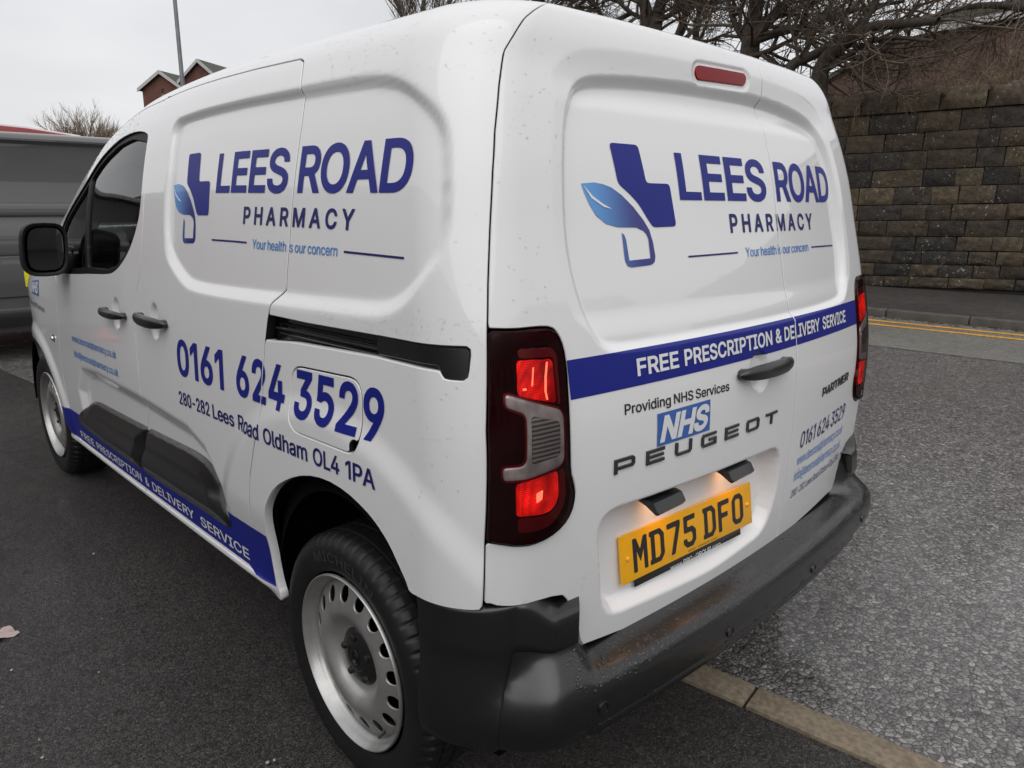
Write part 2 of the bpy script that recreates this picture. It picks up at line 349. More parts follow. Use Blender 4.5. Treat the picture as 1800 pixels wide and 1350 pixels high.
sheet('pavement',-60,90,8.552,11.9,.100,M['pave'])
# leaf litter and grit in the gutter and at the foot of the wall
M['leafl']=mat('dead_leaves',(.055,.030,.020),.8,noise=(30,.6))
lm=MB(); rl=random.Random(3)
def leaf(x,y,z,s):
    a=rl.uniform(0,6.28); t=[rl.uniform(-.35,.35) for _ in range(3)]; V=[]
    for k in range(5):
        q=a+2*math.pi*k/5; r=s*(1 if k%2 else .62); V.append((x+r*math.cos(q),y+r*math.sin(q)*.8,z+abs(t[0]*r*math.cos(q)+t[1]*r*math.sin(q))+.003))
    V.append((x,y,z+s*.3+.003)); lm.add(V,[(k,(k+1)%5,5) for k in range(5)])
for _ in range(1500):
    p=rl.uniform(-6,14); w_=rl.random()
    q=8.415-abs(rl.gauss(0,.10)); leaf(*rdp(p,q,.010),rl.uniform(.012,.034))
for _ in range(260):
    p=rl.uniform(-6,14); leaf(*rdp(p,rl.uniform(8.7,11.2),.102),rl.uniform(.008,.020))
for _ in range(46):
    leaf(rl.uniform(-2.9,-1.0),rl.uniform(.6,5.2),.002,rl.uniform(.006,.016))
tag(lm.build('leaf_litter',M['leafl'],None,False),kind='stuff')
gm_=MB(); rl=random.Random(8); M['grit']=mat('pale_grit',(.34,.32,.29),.7)
for _ in range(150):
    x,y=(rl.uniform(-2.6,-.95),rl.uniform(.3,5)) if rl.random()<.5 else rdp(rl.uniform(-2.5,3),rl.uniform(.3,6))[:2]
    s=rl.uniform(.002,.006); bm=bmesh.new(); bmesh.ops.create_icosphere(bm,subdivisions=1,radius=s); V=[(v.co.x*rl.uniform(.7,1.3)+x,v.co.y*rl.uniform(.7,1.3)+y,v.co.z*.6+.006) for v in bm.verts]; F=[tuple(v.index for v in f.verts) for f in bm.faces]; bm.free(); gm_.add(V,F)
tag(gm_.build('grit',M['grit'],None,False),kind='stuff')
M['paper']=mat('pinkish_paper',(.42,.33,.31),.8)
pp=MB(); pp.grid(lambda i,j:(-1.43+.018*i-.004*j,1.985+.017*j,.006+.006*math.sin(i*1.7+j*2.1)),5,5)
tag(pp.build('paper_scrap',M['paper'],None,True),'small pinkish paper scrap on the dark tarmac at the left edge','litter')

# ------------------------------------------------------------------ stone wall
WD=np.array([-.2508,.9680]); WNRM=np.array([-.9680,-.2508]); WO=np.array([10.872,3.931])
def wp(s,o,z): a=WO+WD*s+WNRM*o; return (float(a[0]),float(a[1]),float(z))
def colour_stone(name):
    m,n,b=node_mat(name); t=N(n,"ShaderNodeTexCoord"); L_=n.links.new
    a=N(n,"ShaderNodeVertexColor"); a.layer_name='Col'
    x=N(n,"ShaderNodeTexNoise",Scale=9.,Detail=10.,Roughness=.7); r=N(n,"ShaderNodeValToRGB"); e=r.color_ramp.elements; e[0].position=.3; e[0].color=(.45,.45,.45,1); e[1].position=.72; e[1].color=(1.55,1.5,1.4,1)
    mu=N(n,"ShaderNodeMix",data_type='RGBA'); mu.blend_type='MULTIPLY'; mu.inputs['Factor'].default_value=1.
    L_(t.outputs['Object'],x.inputs['Vector']); L_(x.outputs['Fac'],r.inputs['Fac']); L_(a.outputs['Color'],mu.inputs['A']); L_(r.outputs['Color'],mu.inputs['B'])
    # lichen
    v=N(n,"ShaderNodeTexNoise",Scale=24.,Detail=3.,Roughness=.55); v2=N(n,"ShaderNodeTexNoise",Scale=2.2,Detail=3.); ad=N(n,"ShaderNodeMath",operation='MULTIPLY_ADD'); ad.inputs[1].default_value=.35
    L_(t.outputs['Object'],v.inputs['Vector']); L_(t.outputs['Object'],v2.inputs['Vector']); L_(v2.outputs['Fac'],ad.inputs[0]); L_(v.outputs['Fac'],ad.inputs[2])
    th=N(n,"ShaderNodeMapRange"); th.inputs['From Min'].default_value=.855; th.inputs['From Max'].default_value=.875; L_(ad.outputs[0],th.inputs['Value'])
    m2=N(n,"ShaderNodeMix",data_type='RGBA'); m2.inputs['B'].default_value=(.32,.31,.26,1); L_(th.outputs['Result'],m2.inputs['Factor']); L_(mu.outputs['Result'],m2.inputs['A']); L_(m2.outputs['Result'],b.inputs['Base Color'])
    y=N(n,"ShaderNodeTexNoise",Scale=17.,Detail=10.,Roughness=.72); bp=N(n,"ShaderNodeBump",Strength=1.,Distance=.05); L_(t.outputs['Object'],y.inputs['Vector']); L_(y.outputs['Fac'],bp.inputs['Height']); L_(bp.outputs['Normal'],b.inputs['Normal']); b.inputs['Roughness'].default_value=.85; b.inputs['Specular IOR Level'].default_value=.3
    return m
M['stone']=colour_stone('sooty_gritstone')
M['mortar']=mat('dark_joint',(.022,.020,.018),.95)
rw=random.Random(21); wv=[];wf=[];wc=[]
def hill(s): return .05*math.sin(s*.55)+.02*math.sin(s*1.7)
tilt=lambda s: (4.5-0-s)*.0 + (-s)*.030
def stone(s0,s1,z0,z1,o0,bul,col,nx=7,nz=5,round_top=0.,depth=.16):
    k=len(wv); ph=rw.uniform(0,100)
    sx=[rw.uniform(-.012,.012) for _ in range(4)]
    for i in range(nx):
        for j in range(nz):
            u=i/(nx-1); v=j/(nz-1); eu=min(u,1-u)*2*(s1-s0)/2; ev=min(v,1-v)*(z1-z0)
            e=min(1,min(eu,ev)/.030); e=e*(2-e)
            n_=math.sin(ph+u*7.1+v*3.3)*.5+math.sin(ph*1.7+u*3.7-v*8.9)*.5+math.sin(ph*2.3+u*15+v*11)*.35
            o=o0+bul*e*(.75+.35*n_)
            s=s0+(s1-s0)*u+sx[0]*v*(1-u)+sx[1]*v*u; z=z0+(z1-z0)*v+sx[2]*(1-u)*(.4)+sx[3]*u*.4
            if round_top>0: q=v*math.pi/2; o=o0+bul*(.7+.4*n_)*e-round_top*(1-math.cos(max(0,v-.35)/.65*math.pi/2)); z=z0+(z1-z0)*math.sin(min(1,v*1.08)*math.pi/2)**.8+.012*n_*(v>.5)
            wv.append(wp(s,o,z+tilt(s))); wc.append([c*(.9+.12*n_) for c in col])
    f=lambda i,j:k+i*nz+j
    for i in range(nx-1):
        for j in range(nz-1): wf.append((f(i,j),f(i,j+1),f(i+1,j+1),f(i+1,j)))
    # returns into the joint
    def skirt(ids):
        b=len(wv)
        for t in ids:
            x,y,z=wv[t]; wv.append((x-WNRM[0]*depth,y-WNRM[1]*depth,z)); wc.append(wc[t])
        for q in range(len(ids)-1): wf.append((ids[q],ids[q+1],b+q+1,b+q))
    skirt([f(i,0) for i in range(nx)]); skirt([f(nx-1,j) for j in range(nz)]); skirt([f(i,nz-1) for i in range(nx-1,-1,-1)]); skirt([f(0,j) for j in range(nz-1,-1,-1)])
def scol():
    b=rw.choice([(.078,.063,.050),(.092,.074,.056),(.108,.087,.063),(.066,.057,.050),(.122,.097,.067),(.056,.051,.048)]); q=rw.uniform(.8,1.2); return [c*q for c in b]
z=.10; S0,S1=-16.,26.
for hrow in (.17,.20,.21,.22,.25,.24,.27,.26,.28,.27,.30):
    s=S0+rw.uniform(-.4,0)
    while s<S1:
        l=rw.choice([.28,.34,.38,.44,.5,.58,.68])*rw.uniform(.92,1.08); near=-7<s<7
        stone(s+.006,s+l-.006,z+.006,z+hrow-.006,0,rw.uniform(.014,.042),scol(),8 if near else 4,6 if near else 3); s+=l
    z+=hrow
ZC=z; cop0=(len(wv),len(wf))
walls=empty('stone_wall',wp(0,0,.1),'tall sooty gritstone wall with rounded coping along the far pavement','wall')
def finish(name,V,F,C,parent,m):
    o=obj(name,V,F,m,parent,True,50); at=o.data.color_attributes.new('Col','FLOAT_COLOR','POINT'); at.data.foreach_set('color',np.concatenate([np.array(C),np.ones((len(C),1))],1).ravel()); return o
finish('masonry',wv,wf,wc,walls,M['stone'])
cm=MB(); wvn=[wp(S0,-.03,-.1),wp(S1,-.03,-.1),wp(S1,-.03,ZC+tilt(S1)),wp(S0,-.03,ZC+tilt(S0)),wp(S0,-.45,-.1),wp(S1,-.45,-.1),wp(S1,-.45,ZC+tilt(S1)),wp(S0,-.45,ZC+tilt(S0))]
cm.add(wvn,[(0,1,2,3),(4,7,6,5),(0,4,5,1),(3,2,6,7),(0,3,7,4),(1,5,6,2)]); cm.add([wp(S0,-.06,ZC-.02+tilt(S0)),wp(S1,-.06,ZC-.02+tilt(S1)),wp(S1,-.10,ZC+.26+tilt(S1)),wp(S0,-.10,ZC+.26+tilt(S0)),wp(S0,-.40,ZC-.02+tilt(S0)),wp(S1,-.40,ZC-.02+tilt(S1)),wp(S1,-.40,ZC+.26+tilt(S1)),wp(S0,-.40,ZC+.26+tilt(S0))],[(0,1,2,3),(4,7,6,5),(0,4,5,1),(3,2,6,7),(0,3,7,4),(1,5,6,2)]); cm.build('joint_core',M['mortar'],walls,False)
wv=[];wf=[];wc=[]; s=S0
while s<S1:
    l=rw.uniform(.42,.62); cc_=scol(); cc_=[c*1.35 for c in cc_]; stone(s+.008,s+l-.008,ZC+.004,ZC+.37+rw.uniform(-.045,.05),.04,.075,cc_,9,9,.26,.02)
    s+=l
finish('coping',wv,wf,wc,walls,M['stone'])
M['earth']=mat('bank_soil',(.030,.022,.015),.95,noise=(1.5,.4),bump=(12,.8,.05))
bk=MB(); bk.grid(lambda i,j:wp(S0+(S1-S0)*i/40,-.42-j*1.1,2.30+tilt(S0+(S1-S0)*i/40)+.02*j+.18*math.sin(i*.9+j)*math.sin(j*.7)*.6),41,30)
tag(bk.build('bank',M['earth'],None,True,None),kind='structure')

# ------------------------------------------------------------------ bare trees
M['bark']=mat('dark_wet_bark',(.060,.048,.038),.85,noise=(14,.45),bump=(40,.8,.01))
M['twig']=mat('brown_twigs',(.100,.076,.056),.85,noise=(5,.35))
M['twig2']=mat('pale_brown_stems',(.29,.225,.165),.85,noise=(5,.4))
def tubes_mesh(name, paths, m, parent, sides):
    V=[];F=[]
    for pts,rad in paths:
        P=np.array(pts,float); n=len(P); T=np.gradient(P,axis=0); T/=np.maximum(np.linalg.norm(T,axis=1,keepdims=True),1e-9)
        ref=np.array([.31,.17,.93]) if abs(T[0][2])<.9 else np.array([1.,.2,0]); A=np.cross(T,ref); A/=np.maximum(np.linalg.norm(A,axis=1,keepdims=True),1e-9); B=np.cross(T,A)
        sd=sides(rad[0]); b=len(V)
        for k in range(n):
            for q in range(sd):
                w_=2*math.pi*q/sd; V.append(tuple(P[k]+(A[k]*math.cos(w_)+B[k]*math.sin(w_))*rad[k]))
        for k in range(n-1):
            for q in range(sd): F.append((b+k*sd+q,b+k*sd+(q+1)%sd,b+(k+1)*sd+(q+1)%sd,b+(k+1)*sd+q))
    return obj(name,V,F,m,parent,True)
def limb(rn, p, d, L_, r0, r1, n, wob, up, grav=0.):
    p=np.array(p,float); d=np.array(d,float); d/=np.linalg.norm(d); pts=[p.copy()]; rad=[r0]
    for k in range(n):
        d=d+np.array([rn.gauss(0,wob),rn.gauss(0,wob),rn.gauss(0,wob)+up-grav*k/n]); d/=np.linalg.norm(d); p=p+d*L_/n; pts.append(p.copy()); rad.append(r0+(r1-r0)*(k+1)/n)
    return pts,rad
def grow(rn, paths, gen, counts, lens, rads, spread, up, wob):
    """spawn successive generations of branches along the given limbs"""
    allp=[]; cur=paths
    for g,(cn,ln,ra) in enumerate(zip(counts,lens,rads)):
        nxt=[]
        for pts,rad in cur:
            P=np.array(pts); nn=cn if isinstance(cn,int) else rn.randint(*cn)
            for _ in range(nn):
                t=rn.uniform(.18,1.)*(len(P)-1); i=min(int(t),len(P)-2); f=t-i; p=P[i]*(1-f)+P[i+1]*f; d=P[i+1]-P[i]; d=d/max(np.linalg.norm(d),1e-9)
                v=np.array([rn.gauss(0,1),rn.gauss(0,1),rn.gauss(0,1)]); v-=d*(v@d); v/=max(np.linalg.norm(v),1e-9)
                dd=d*(1-spread)+v*spread+np.array([0,0,up]); L_=ln*rn.uniform(.55,1.25); r_=min(ra,rad[min(i,len(rad)-1)]*.75)
                nxt.append(limb(rn,p,dd,L_,r_,r_*.35,5 if g<2 else 4,wob,up*.35))
        allp+=nxt; cur=nxt
    return allp
def ray_at(u,v,dist):
    d=_f*1.0+_r2*((u-900)/1275.65)-_u2*((v-675)/1275.65); k=dist/math.hypot(d.x,d.y); return np.array([CX+d.x*k,CY+d.y*k,CZ+d.z*k])
def tree(label, seed, limbs, base, counts, lens, rads, spread=.62, up=.16, wob=.16, group='bare trees behind the stone wall'):
    rn=random.Random(seed); root=empty('bare_tree',tuple(float(c) for c in base),label,'tree',group)
    tubes_mesh('trunk',limbs,M['bark'],root,lambda r:10 if r>.05 else 7)
    br=grow(rn,limbs,0,counts,lens,rads,spread,up,wob)
    big=[b for b in br if b[1][0]>.012]; sm=[b for b in br if b[1][0]<=.012]
    tubes_mesh('crown',br,M['twig'],root,lambda r:6 if r>.03 else (4 if r>.010 else 3)); return root
def path(pts, dist, r0, r1):
    n=len(pts); dd=dist if isinstance(dist,(list,tuple)) else [dist]*n
    P=[ray_at(u,v,q) for (u,v),q in zip(pts,dd)]
    # smooth
    Q=[P[0]]
    for i in range(n-1):
        for t in (.33,.67,1.): 
            a=P[max(i-1,0)];b=P[i];c=P[i+1];d=P[min(i+2,n-1)]; Q.append(.5*((2*b)+(-a+c)*t+(2*a-5*b+4*c-d)*t*t+(-a+3*b-3*c+d)*t**3))
    k=len(Q); return Q,[r0+(r1-r0)*i/(k-1) for i in range(k)]
def down(p,z): return (p[0],p[1],z)
def stem_to_ground(pth, zb, r):
    pts,rad=pth; p=pts[0]; return ([np.array([p[0]+.05,p[1]-.03,zb]),np.array([p[0]+.02,p[1],(zb+p[2])/2])]+pts,[r*1.25,r*1.1]+rad)
ZB_=2.15
# leaning near tree, right of the van roof
l0=stem_to_ground(path([(1438,170),(1442,128),(1456,100),(1478,82),(1505,62),(1540,46),(1590,42),(1650,36)],[13.5,13.5,13.4,13.3,13.1,12.9,12.6,12.3],.15,.05),ZB_,.16)
tree('leaning bare tree just past the van roof, dark crooked trunk behind the stone wall',5,[l0,path([(1385,122),(1402,108),(1430,97),(1462,76),(1492,58),(1512,38)],13.6,.095,.045),path([(1442,128),(1480,105),(1525,76),(1570,66),(1640,72)],[13.5,13.3,13.,12.7,12.4],.06,.022),path([(1505,62),(1530,20),(1548,-20),(1560,-70)],13.,.06,.03)],down(l0[0][0],ZB_),[(8,11),(6,8),(4,5)],[1.5,.8,.45],[.028,.011,.0055],.62,.13,.20)
# upright tree with a forked trunk
l0=stem_to_ground(path([(1316,112),(1320,70),(1326,30),(1334,-20),(1345,-90)],14.8,.19,.10),ZB_,.21)
tree('forked bare tree right of the van centre, thick upright trunk above the brake light',9,[l0,path([(1320,78),(1345,44),(1375,14),(1402,-14),(1440,-60)],14.7,.12,.06),path([(1324,72),(1372,56),(1420,45),(1470,26),(1530,12),(1590,2)],[14.7,14.5,14.3,14.1,13.9,13.7],.085,.025),path([(1318,84),(1296,50),(1284,18),(1272,-30)],14.9,.07,.03),path([(1316,100),(1345,92),(1400,66),(1450,40)],14.6,.06,.02)],down(l0[0][0],ZB_),[(10,14),(7,9),(5,6)],[1.9,.95,.5],[.034,.012,.006],.64,.10,.18)
# pair of trunks over the middle of the roof
l0=stem_to_ground(path([(1138,60),(1136,20),(1128,-10),(1122,-60)],18.5,.17,.10),ZB_,.19); l1=stem_to_ground(path([(1150,60),(1158,18),(1168,-16),(1180,-60)],18.3,.16,.10),ZB_,.17)
tree('twin-stemmed bare tree whose two trunks rise behind the middle of the van roof',14,[l0,l1,path([(1150,40),(1190,20),(1222,0),(1250,-30)],18.2,.07,.03),path([(1138,36),(1105,20),(1080,-5)],18.6,.06,.03)],down(l0[0][0],ZB_),[(9,12),(7,9),(5,6)],[2.1,1.05,.55],[.036,.013,.0065],.64,.10,.17)
l0=stem_to_ground(path([(1182,90),(1196,52),(1206,20),(1212,-20)],16.8,.09,.06),ZB_,.1); l1=stem_to_ground(path([(1222,90),(1224,56),(1230,20),(1240,-30)],16.6,.075,.05),ZB_,.08)
tree('slender two-stemmed bare tree between the twin trunks and the forked tree',23,[l0,l1],down(l0[0][0],ZB_),[(10,13),(7,9),(4,6)],[1.6,.9,.5],[.026,.011,.006],.62,.12,.17)
l0=stem_to_ground(path([(942,60),(940,22),(948,0),(955,-40)],21.,.17,.12),ZB_,.18)
tree('bare tree left of the roof corner seam, single trunk and drooping arched boughs',31,[l0,path([(1062,60),(1058,30),(1044,8),(1020,-10)],20.5,.07,.04),path([(944,20),(985,30),(1020,12),(1050,22)],[21,20.8,20.6,20.5],.06,.02),path([(940,26),(905,24),(870,10),(845,20)],[21,21.2,21.3,21.4],.05,.02)],down(l0[0][0],ZB_),[(11,14),(8,10),(5,7)],[2.2,1.1,.6],[.036,.013,.0065],.64,.06,.18)
l0=stem_to_ground(path([(738,120),(735,70),(742,20),(750,-30)],30.,.10,.06),1.0,.12)
tree('thin far-off bare tree fanning fine twigs above the van side',37,[l0,path([(736,100),(715,50),(700,10),(690,-20)],30.,.06,.03),path([(738,100),(770,50),(790,10),(800,-20)],30.,.06,.03)],down(l0[0][0],1.0),[(13,16),(9,11),(5,7)],[2.3,1.3,.8],[.028,.013,.008],.42,.28,.10)
l0=stem_to_ground(path([(1960,150),(1945,60),(1920,-20),(1890,-90)],14.6,.2,.12),ZB_,.22)
tree('bare tree off the right edge with long low boughs sweeping over the wall',41,[l0,path([(1945,80),(1880,40),(1800,14),(1720,10),(1650,26),(1590,58)],[14.6,14.5,14.4,14.4,14.5,14.6],.09,.02),path([(1940,40),(1870,-10),(1780,-20),(1690,-12),(1610,12)],[14.6,14.4,14.4,14.5,14.6],.07,.02)],down(l0[0][0],ZB_),[(9,11),(6,8),(4,5)],[1.5,.85,.5],[.024,.010,.0055],.60,-.02,.17)
# shrubs along the wall top
def shrub(label, seed, s, o, n, L_):
    rn=random.Random(seed); b=np.array(wp(s,o,ZB_+tilt(s)+.25)); root=empty('bare_shrub',tuple(float(c) for c in b),label,'shrub','leafless shrubs behind the stone wall'); P=[]
    for _ in range(n):
        a=rn.uniform(0,6.28); el=rn.uniform(.35,1.45); d=np.array([math.cos(a)*math.cos(el),math.sin(a)*math.cos(el),math.sin(el)])
        d[:2]-=WNRM*.25; st=b+np.array([rn.gauss(0,.28),rn.gauss(0,.28),0]); P.append(limb(rn,st,d,L_*rn.uniform(.5,1.2),.012,.005,8,.13,.05,.12))
    tw=grow(rn,P,0,[(4,6),(2,3)],[.42,.22],[.0045,.003],.6,.02,.18)
    tubes_mesh('stems',P,M['twig2'],root,lambda r:4); tubes_mesh('twigs',tw,M['twig2'],root,lambda r:3); return root
for k,(s_,o_,n_,l_) in enumerate([(-3.6,-1.6,120,1.8),(-2.6,-1.3,120,1.6),(-1.7,-1.7,130,1.7),(-.9,-1.2,80,1.1),(-.2,-1.7,80,1.2),(.6,-1.3,55,.9)]):
    shrub(['tangled leafless shrub at the far right end of the wall top','tall arching leafless shrub over the coping near the right edge','broad leafless shrub thicket in front of the brick building','low leafless shrub right behind the coping, under the roof slope','sparse leafless shrub beside the foot of the leaning tree','smallest leafless shrub on the wall top next to the van corner'][k],60+k,s_,o_,n_,l_)
M['drygrass']=mat('dry_grass',(.20,.14,.075),.9)
for k,(s_,lb) in enumerate(((-1.45,'tuft of dry straw-coloured grass growing out of the coping, right one'),(-.55,'tuft of dry straw-coloured grass growing out of the coping, left one'))):
    rn=random.Random(90+k); P=[limb(rn,wp(s_+rn.gauss(0,.05),-.02+rn.gauss(0,.05),ZC+.30+tilt(s_)),(rn.gauss(0,.5),rn.gauss(0,.5),1),rn.uniform(.10,.26),.0028,.001,4,.12,0,.25) for _ in range(60)]
    tag(tubes_mesh('grass_tuft',P,M['drygrass'],None,lambda r:3),lb,'grass','grass tufts on the wall coping')
# small grey post with a white cap behind the wall
pc=np.array(wp(.72,-.9,2.4)); M['post']=mat('grey_post',(.20,.20,.22),.7,noise=(8,.2)); M['cap']=mat('white_cap',(.75,.75,.74),.5)
pr=empty('marker_post',tuple(float(c) for c in pc),'small grey post with a white rounded cap peeping over the wall near the van','post')
MB().box((pc[0],pc[1],2.72),(.10,.10,.75),None,.012).build('shaft',M['post'],pr)
MB().lathe([(.001,.11),(.025,.10),(.045,.06),(.052,.02),(.060,.0),(.001,.0)],14,lambda r,t,q:(pc[0]+r*math.cos(q),pc[1]+r*math.sin(q),3.10+t)).build('cap',M['cap'],pr,fixn=True)

# ------------------------------------------------------------------ buildings
def brick_mat(name, c1, c2, mort, sc=1.):
    m,n,b=node_mat(name); t=N(n,"ShaderNodeTexCoord"); br=N(n,"ShaderNodeTexBrick"); L_=n.links.new
    br.inputs['Scale'].default_value=1/sc; br.inputs['Brick Width'].default_value=.225; br.inputs['Row Height'].default_value=.075; br.inputs['Mortar Size'].default_value=.009; br.inputs['Color1'].default_value=(*c1,1); br.inputs['Color2'].default_value=(*c2,1); br.inputs['Mortar'].default_value=(*mort,1)
    x=N(n,"ShaderNodeTexNoise",Scale=1.3,Detail=6.); mu=N(n,"ShaderNodeMix",data_type='RGBA'); mu.blend_type='MULTIPLY'; mu.inputs['Factor'].default_value=.8
    r=N(n,"ShaderNodeValToRGB"); e=r.color_ramp.elements; e[0].position=.3; e[0].color=(.6,.6,.6,1); e[1].position=.7; e[1].color=(1.15,1.15,1.15,1)
    L_(t.outputs['UV'],br.inputs['Vector']); L_(t.outputs['Object'],x.inputs['Vector']); L_(x.outputs['Fac'],r.inputs['Fac']); L_(br.outputs['Color'],mu.inputs['A']); L_(r.outputs['Color'],mu.inputs['B']); L_(mu.outputs['Result'],b.inputs['Base Color']); b.inputs['Roughness'].default_value=.9
    return m
def wall_uv(o):
    me=o.data; uv=me.uv_layers.new(name='UV')
    for p in me.polygons:
        n=p.normal; h=Vector((-n.y,n.x,0)); h=h.normalized() if h.length>.1 else Vector((1,0,0)); up=n.cross(h) if h.length>.1 else Vector((0,1,0))
        for li in p.loop_indices:
            c=me.vertices[me.loops[li].vertex_index].co; uv.data[li].uv=(c.dot(h),c.dot(up) if abs(n.z)>.5 else c.z)
def prism(name, base, ax_u, ax_d, poly, depth, m, parent):
    """poly in (u,z) extruded along ax_d"""
    V=[];n=len(poly)
    for d in (0,depth):
        for u,z in poly: V.append((base[0]+ax_u[0]*u+ax_d[0]*d,base[1]+ax_u[1]*u+ax_d[1]*d,base[2]+z))
    F=[tuple(range(n)),tuple(range(2*n-1,n-1,-1))]+[(i,i+n,(i+1)%n+n,(i+1)%n) for i in range(n)]
    o=obj(name,V,F,m,parent,False); bm=bmesh.new(); bm.from_mesh(o.data); bmesh.ops.recalc_face_normals(bm,faces=bm.faces); bm.to_mesh(o.data); bm.free(); wall_uv(o); return o
M['redbrick']=brick_mat('red_brick',(.17,.052,.034),(.125,.040,.029),(.11,.085,.07))
M['brownbrick']=brick_mat('brown_red_brick',(.150,.078,.058),(.105,.058,.046),(.10,.08,.065))
M['slate']=mat('grey_green_slate',(.075,.078,.062),.8,noise=(6,.3))
M['verge']=mat('pale_verge_board',(.45,.45,.44),.6)
M['opening']=mat('dark_opening',(.012,.010,.010),.6)
M['stain']=mat('pale_stone_dressing',(.20,.16,.11),.8)
gu=np.array([.557,-.83]); gd=np.array([.83,.557]); gb=(23.74,61.78,0.)
twin=empty('gabled_building',gb,'distant red brick building with two slate-roofed gables beside the lamp post','building')
def gable(u0,u1,zp,ze0,ze1,up):
    prism('gable_wall',gb,gu,gd,[(u0,0),(u1,0),(u1,ze1),(up,zp),(u0,ze0)],16,M['redbrick'],twin)
    for a,za in ((u0,ze0),(u1,ze1)):
        k=(zp-za)/(up-a); ext=-.25 if a<up else .25
        prism('roof',(gb[0]-gd[0]*.25,gb[1]-gd[1]*.25,0),gu,gd,[(a+ext,za+k*ext+.06),(a+ext,za+k*ext+.22),(up,zp+.22),(up,zp+.06)],16.5,M['slate'],twin)
        prism('verge_board',(gb[0]-gd[0]*.32,gb[1]-gd[1]*.32,0),gu,gd,[(a+ext,za+k*ext-.04),(a+ext,za+k*ext+.24),(up,zp+.24),(up,zp-.04)],.06,M['verge'],twin)
    w=prism('window',(gb[0]-gd[0]*.03,gb[1]-gd[1]*.03,0),gu,gd,[(up-.13,zp-2.6),(up+.13,zp-2.6),(up+.13,zp-1.25),(up-.13,zp-1.25)],.04,M['stain'],twin)
    prism('vent_opening',(gb[0]-gd[0]*.06,gb[1]-gd[1]*.06,0),gu,gd,[(up-.09,zp-1.5),(up+.09,zp-1.5),(up+.09,zp-1.15),(up-.09,zp-1.15)],.03,M['opening'],w)
gable(-5.45,-1.75,10.95,9.75,9.75,-3.55); gable(-1.70,1.75,11.72,10.3,10.3,0.)
# brick building over the wall on the right: stepped slope of a roof verge, eaves rising to the right
bo=np.array([10.872,3.931])-WNRM*9.; bb=(float(bo[0]),float(bo[1]),0.)
rb=empty('brick_building',bb,'long brown brick building with a sloping roof line behind the shrubs and wall','building')
ub=np.array([-WD[0],-WD[1]]); dbk=-WNRM
prism('wall',bb,ub,dbk,[(-3.0,1.8),(14,1.8),(14,6.9),(1.85,5.85),(-.10,5.60),(-.95,5.48),(-2.6,4.50),(-3.0,4.30)],9,M['brownbrick'],rb)
prism('eaves_board',(bb[0]+WNRM[0]*.25,bb[1]+WNRM[1]*.25,0),ub,dbk,[(-.15,5.52),(14.2,6.80),(14.2,6.98),(-.15,5.70)],.30,M['verge'],rb)
prism('roof',bb,ub,dbk,[(-.15,5.71),(14.2,6.99),(14.2,7.3),(-.15,6.0)],9,M['slate'],rb)
prism('verge_board',(bb[0]+WNRM[0]*.10,bb[1]+WNRM[1]*.10,0),ub,dbk,[(-3.05,4.22),(-.9,5.50),(-.9,5.62),(-3.05,4.36)],.2,M['slate'],rb)
# building across the street on the left: it shades and mirrors in the van side
lb=empty('terrace_building',(-15,4,0),'red brick terrace across the street, mirrored in the cab window','building')
def lwall(x0,y0,y1,zt,m,nm='wall'):
    V=[(x0,y0,0),(x0,y1,0),(x0,y1,zt),(x0,y0,zt),(x0-7,y0,0),(x0-7,y1,0),(x0-7,y1,zt),(x0-7,y0,zt)]
    o=obj(nm,V,[(0,1,2,3),(4,7,6,5),(0,3,7,4),(1,5,6,2),(3,2,6,7)],m,lb,False); bm=bmesh.new(); bm.from_mesh(o.data); bmesh.ops.recalc_face_normals(bm,faces=bm.faces); bm.to_mesh(o.data); bm.free(); wall_uv(o); return o
lwall(-15,1.5,64,6.2,M['redbrick']); lwall(-15,-34,1.4,5.4,M['redbrick'])
o=obj('roof',[(-14.7,1.3,6.2),(-14.7,64.2,6.2),(-18.5,64.2,8.4),(-18.5,1.3,8.4),(-22.3,1.3,6.2),(-22.3,64.2,6.2)],[(0,1,2,3),(3,2,5,4),(0,3,4),(1,5,2)],M['slate'],lb,False)
for i,y in enumerate((3.5,7,10.5,14,17.5,21,25,29,33,37,41,46,51)):
    for z in (1.9,4.5):
        MB().box((-14.98,y,z),(.10,1.1,1.5)).build('window',M['opening'],lb,False); MB().box((-14.94,y,z-.80),(.18,1.3,.10)).build('sill',M['verge'],lb,False)

# house row behind the viewpoint: mirrored faintly in the rear doors
M['render']=mat('grey_render',(.30,.29,.27),.9,noise=(2,.15))
hb_=empty('house_row',(2,-24,0),'grey rendered house row behind the viewpoint, mirrored faintly in the rear doors','building')
MB().box((2,-27,2.6),(46,6,5.2)).build('wall',M['render'],hb_,False)
obj('roof',[(-21.4,-23.6,5.2),(25.4,-23.6,5.2),(25.4,-27,7.6),(-21.4,-27,7.6),(-21.4,-30.4,5.2),(25.4,-30.4,5.2)],[(0,1,2,3),(3,2,5,4),(0,3,4),(1,5,2)],M['slate'],hb_,False)
for x in range(-18,24,4):
    for z in (1.5,3.9): MB().box((x,-23.98,z),(1.3,.08,1.3)).build('window',M['opening'],hb_,False)
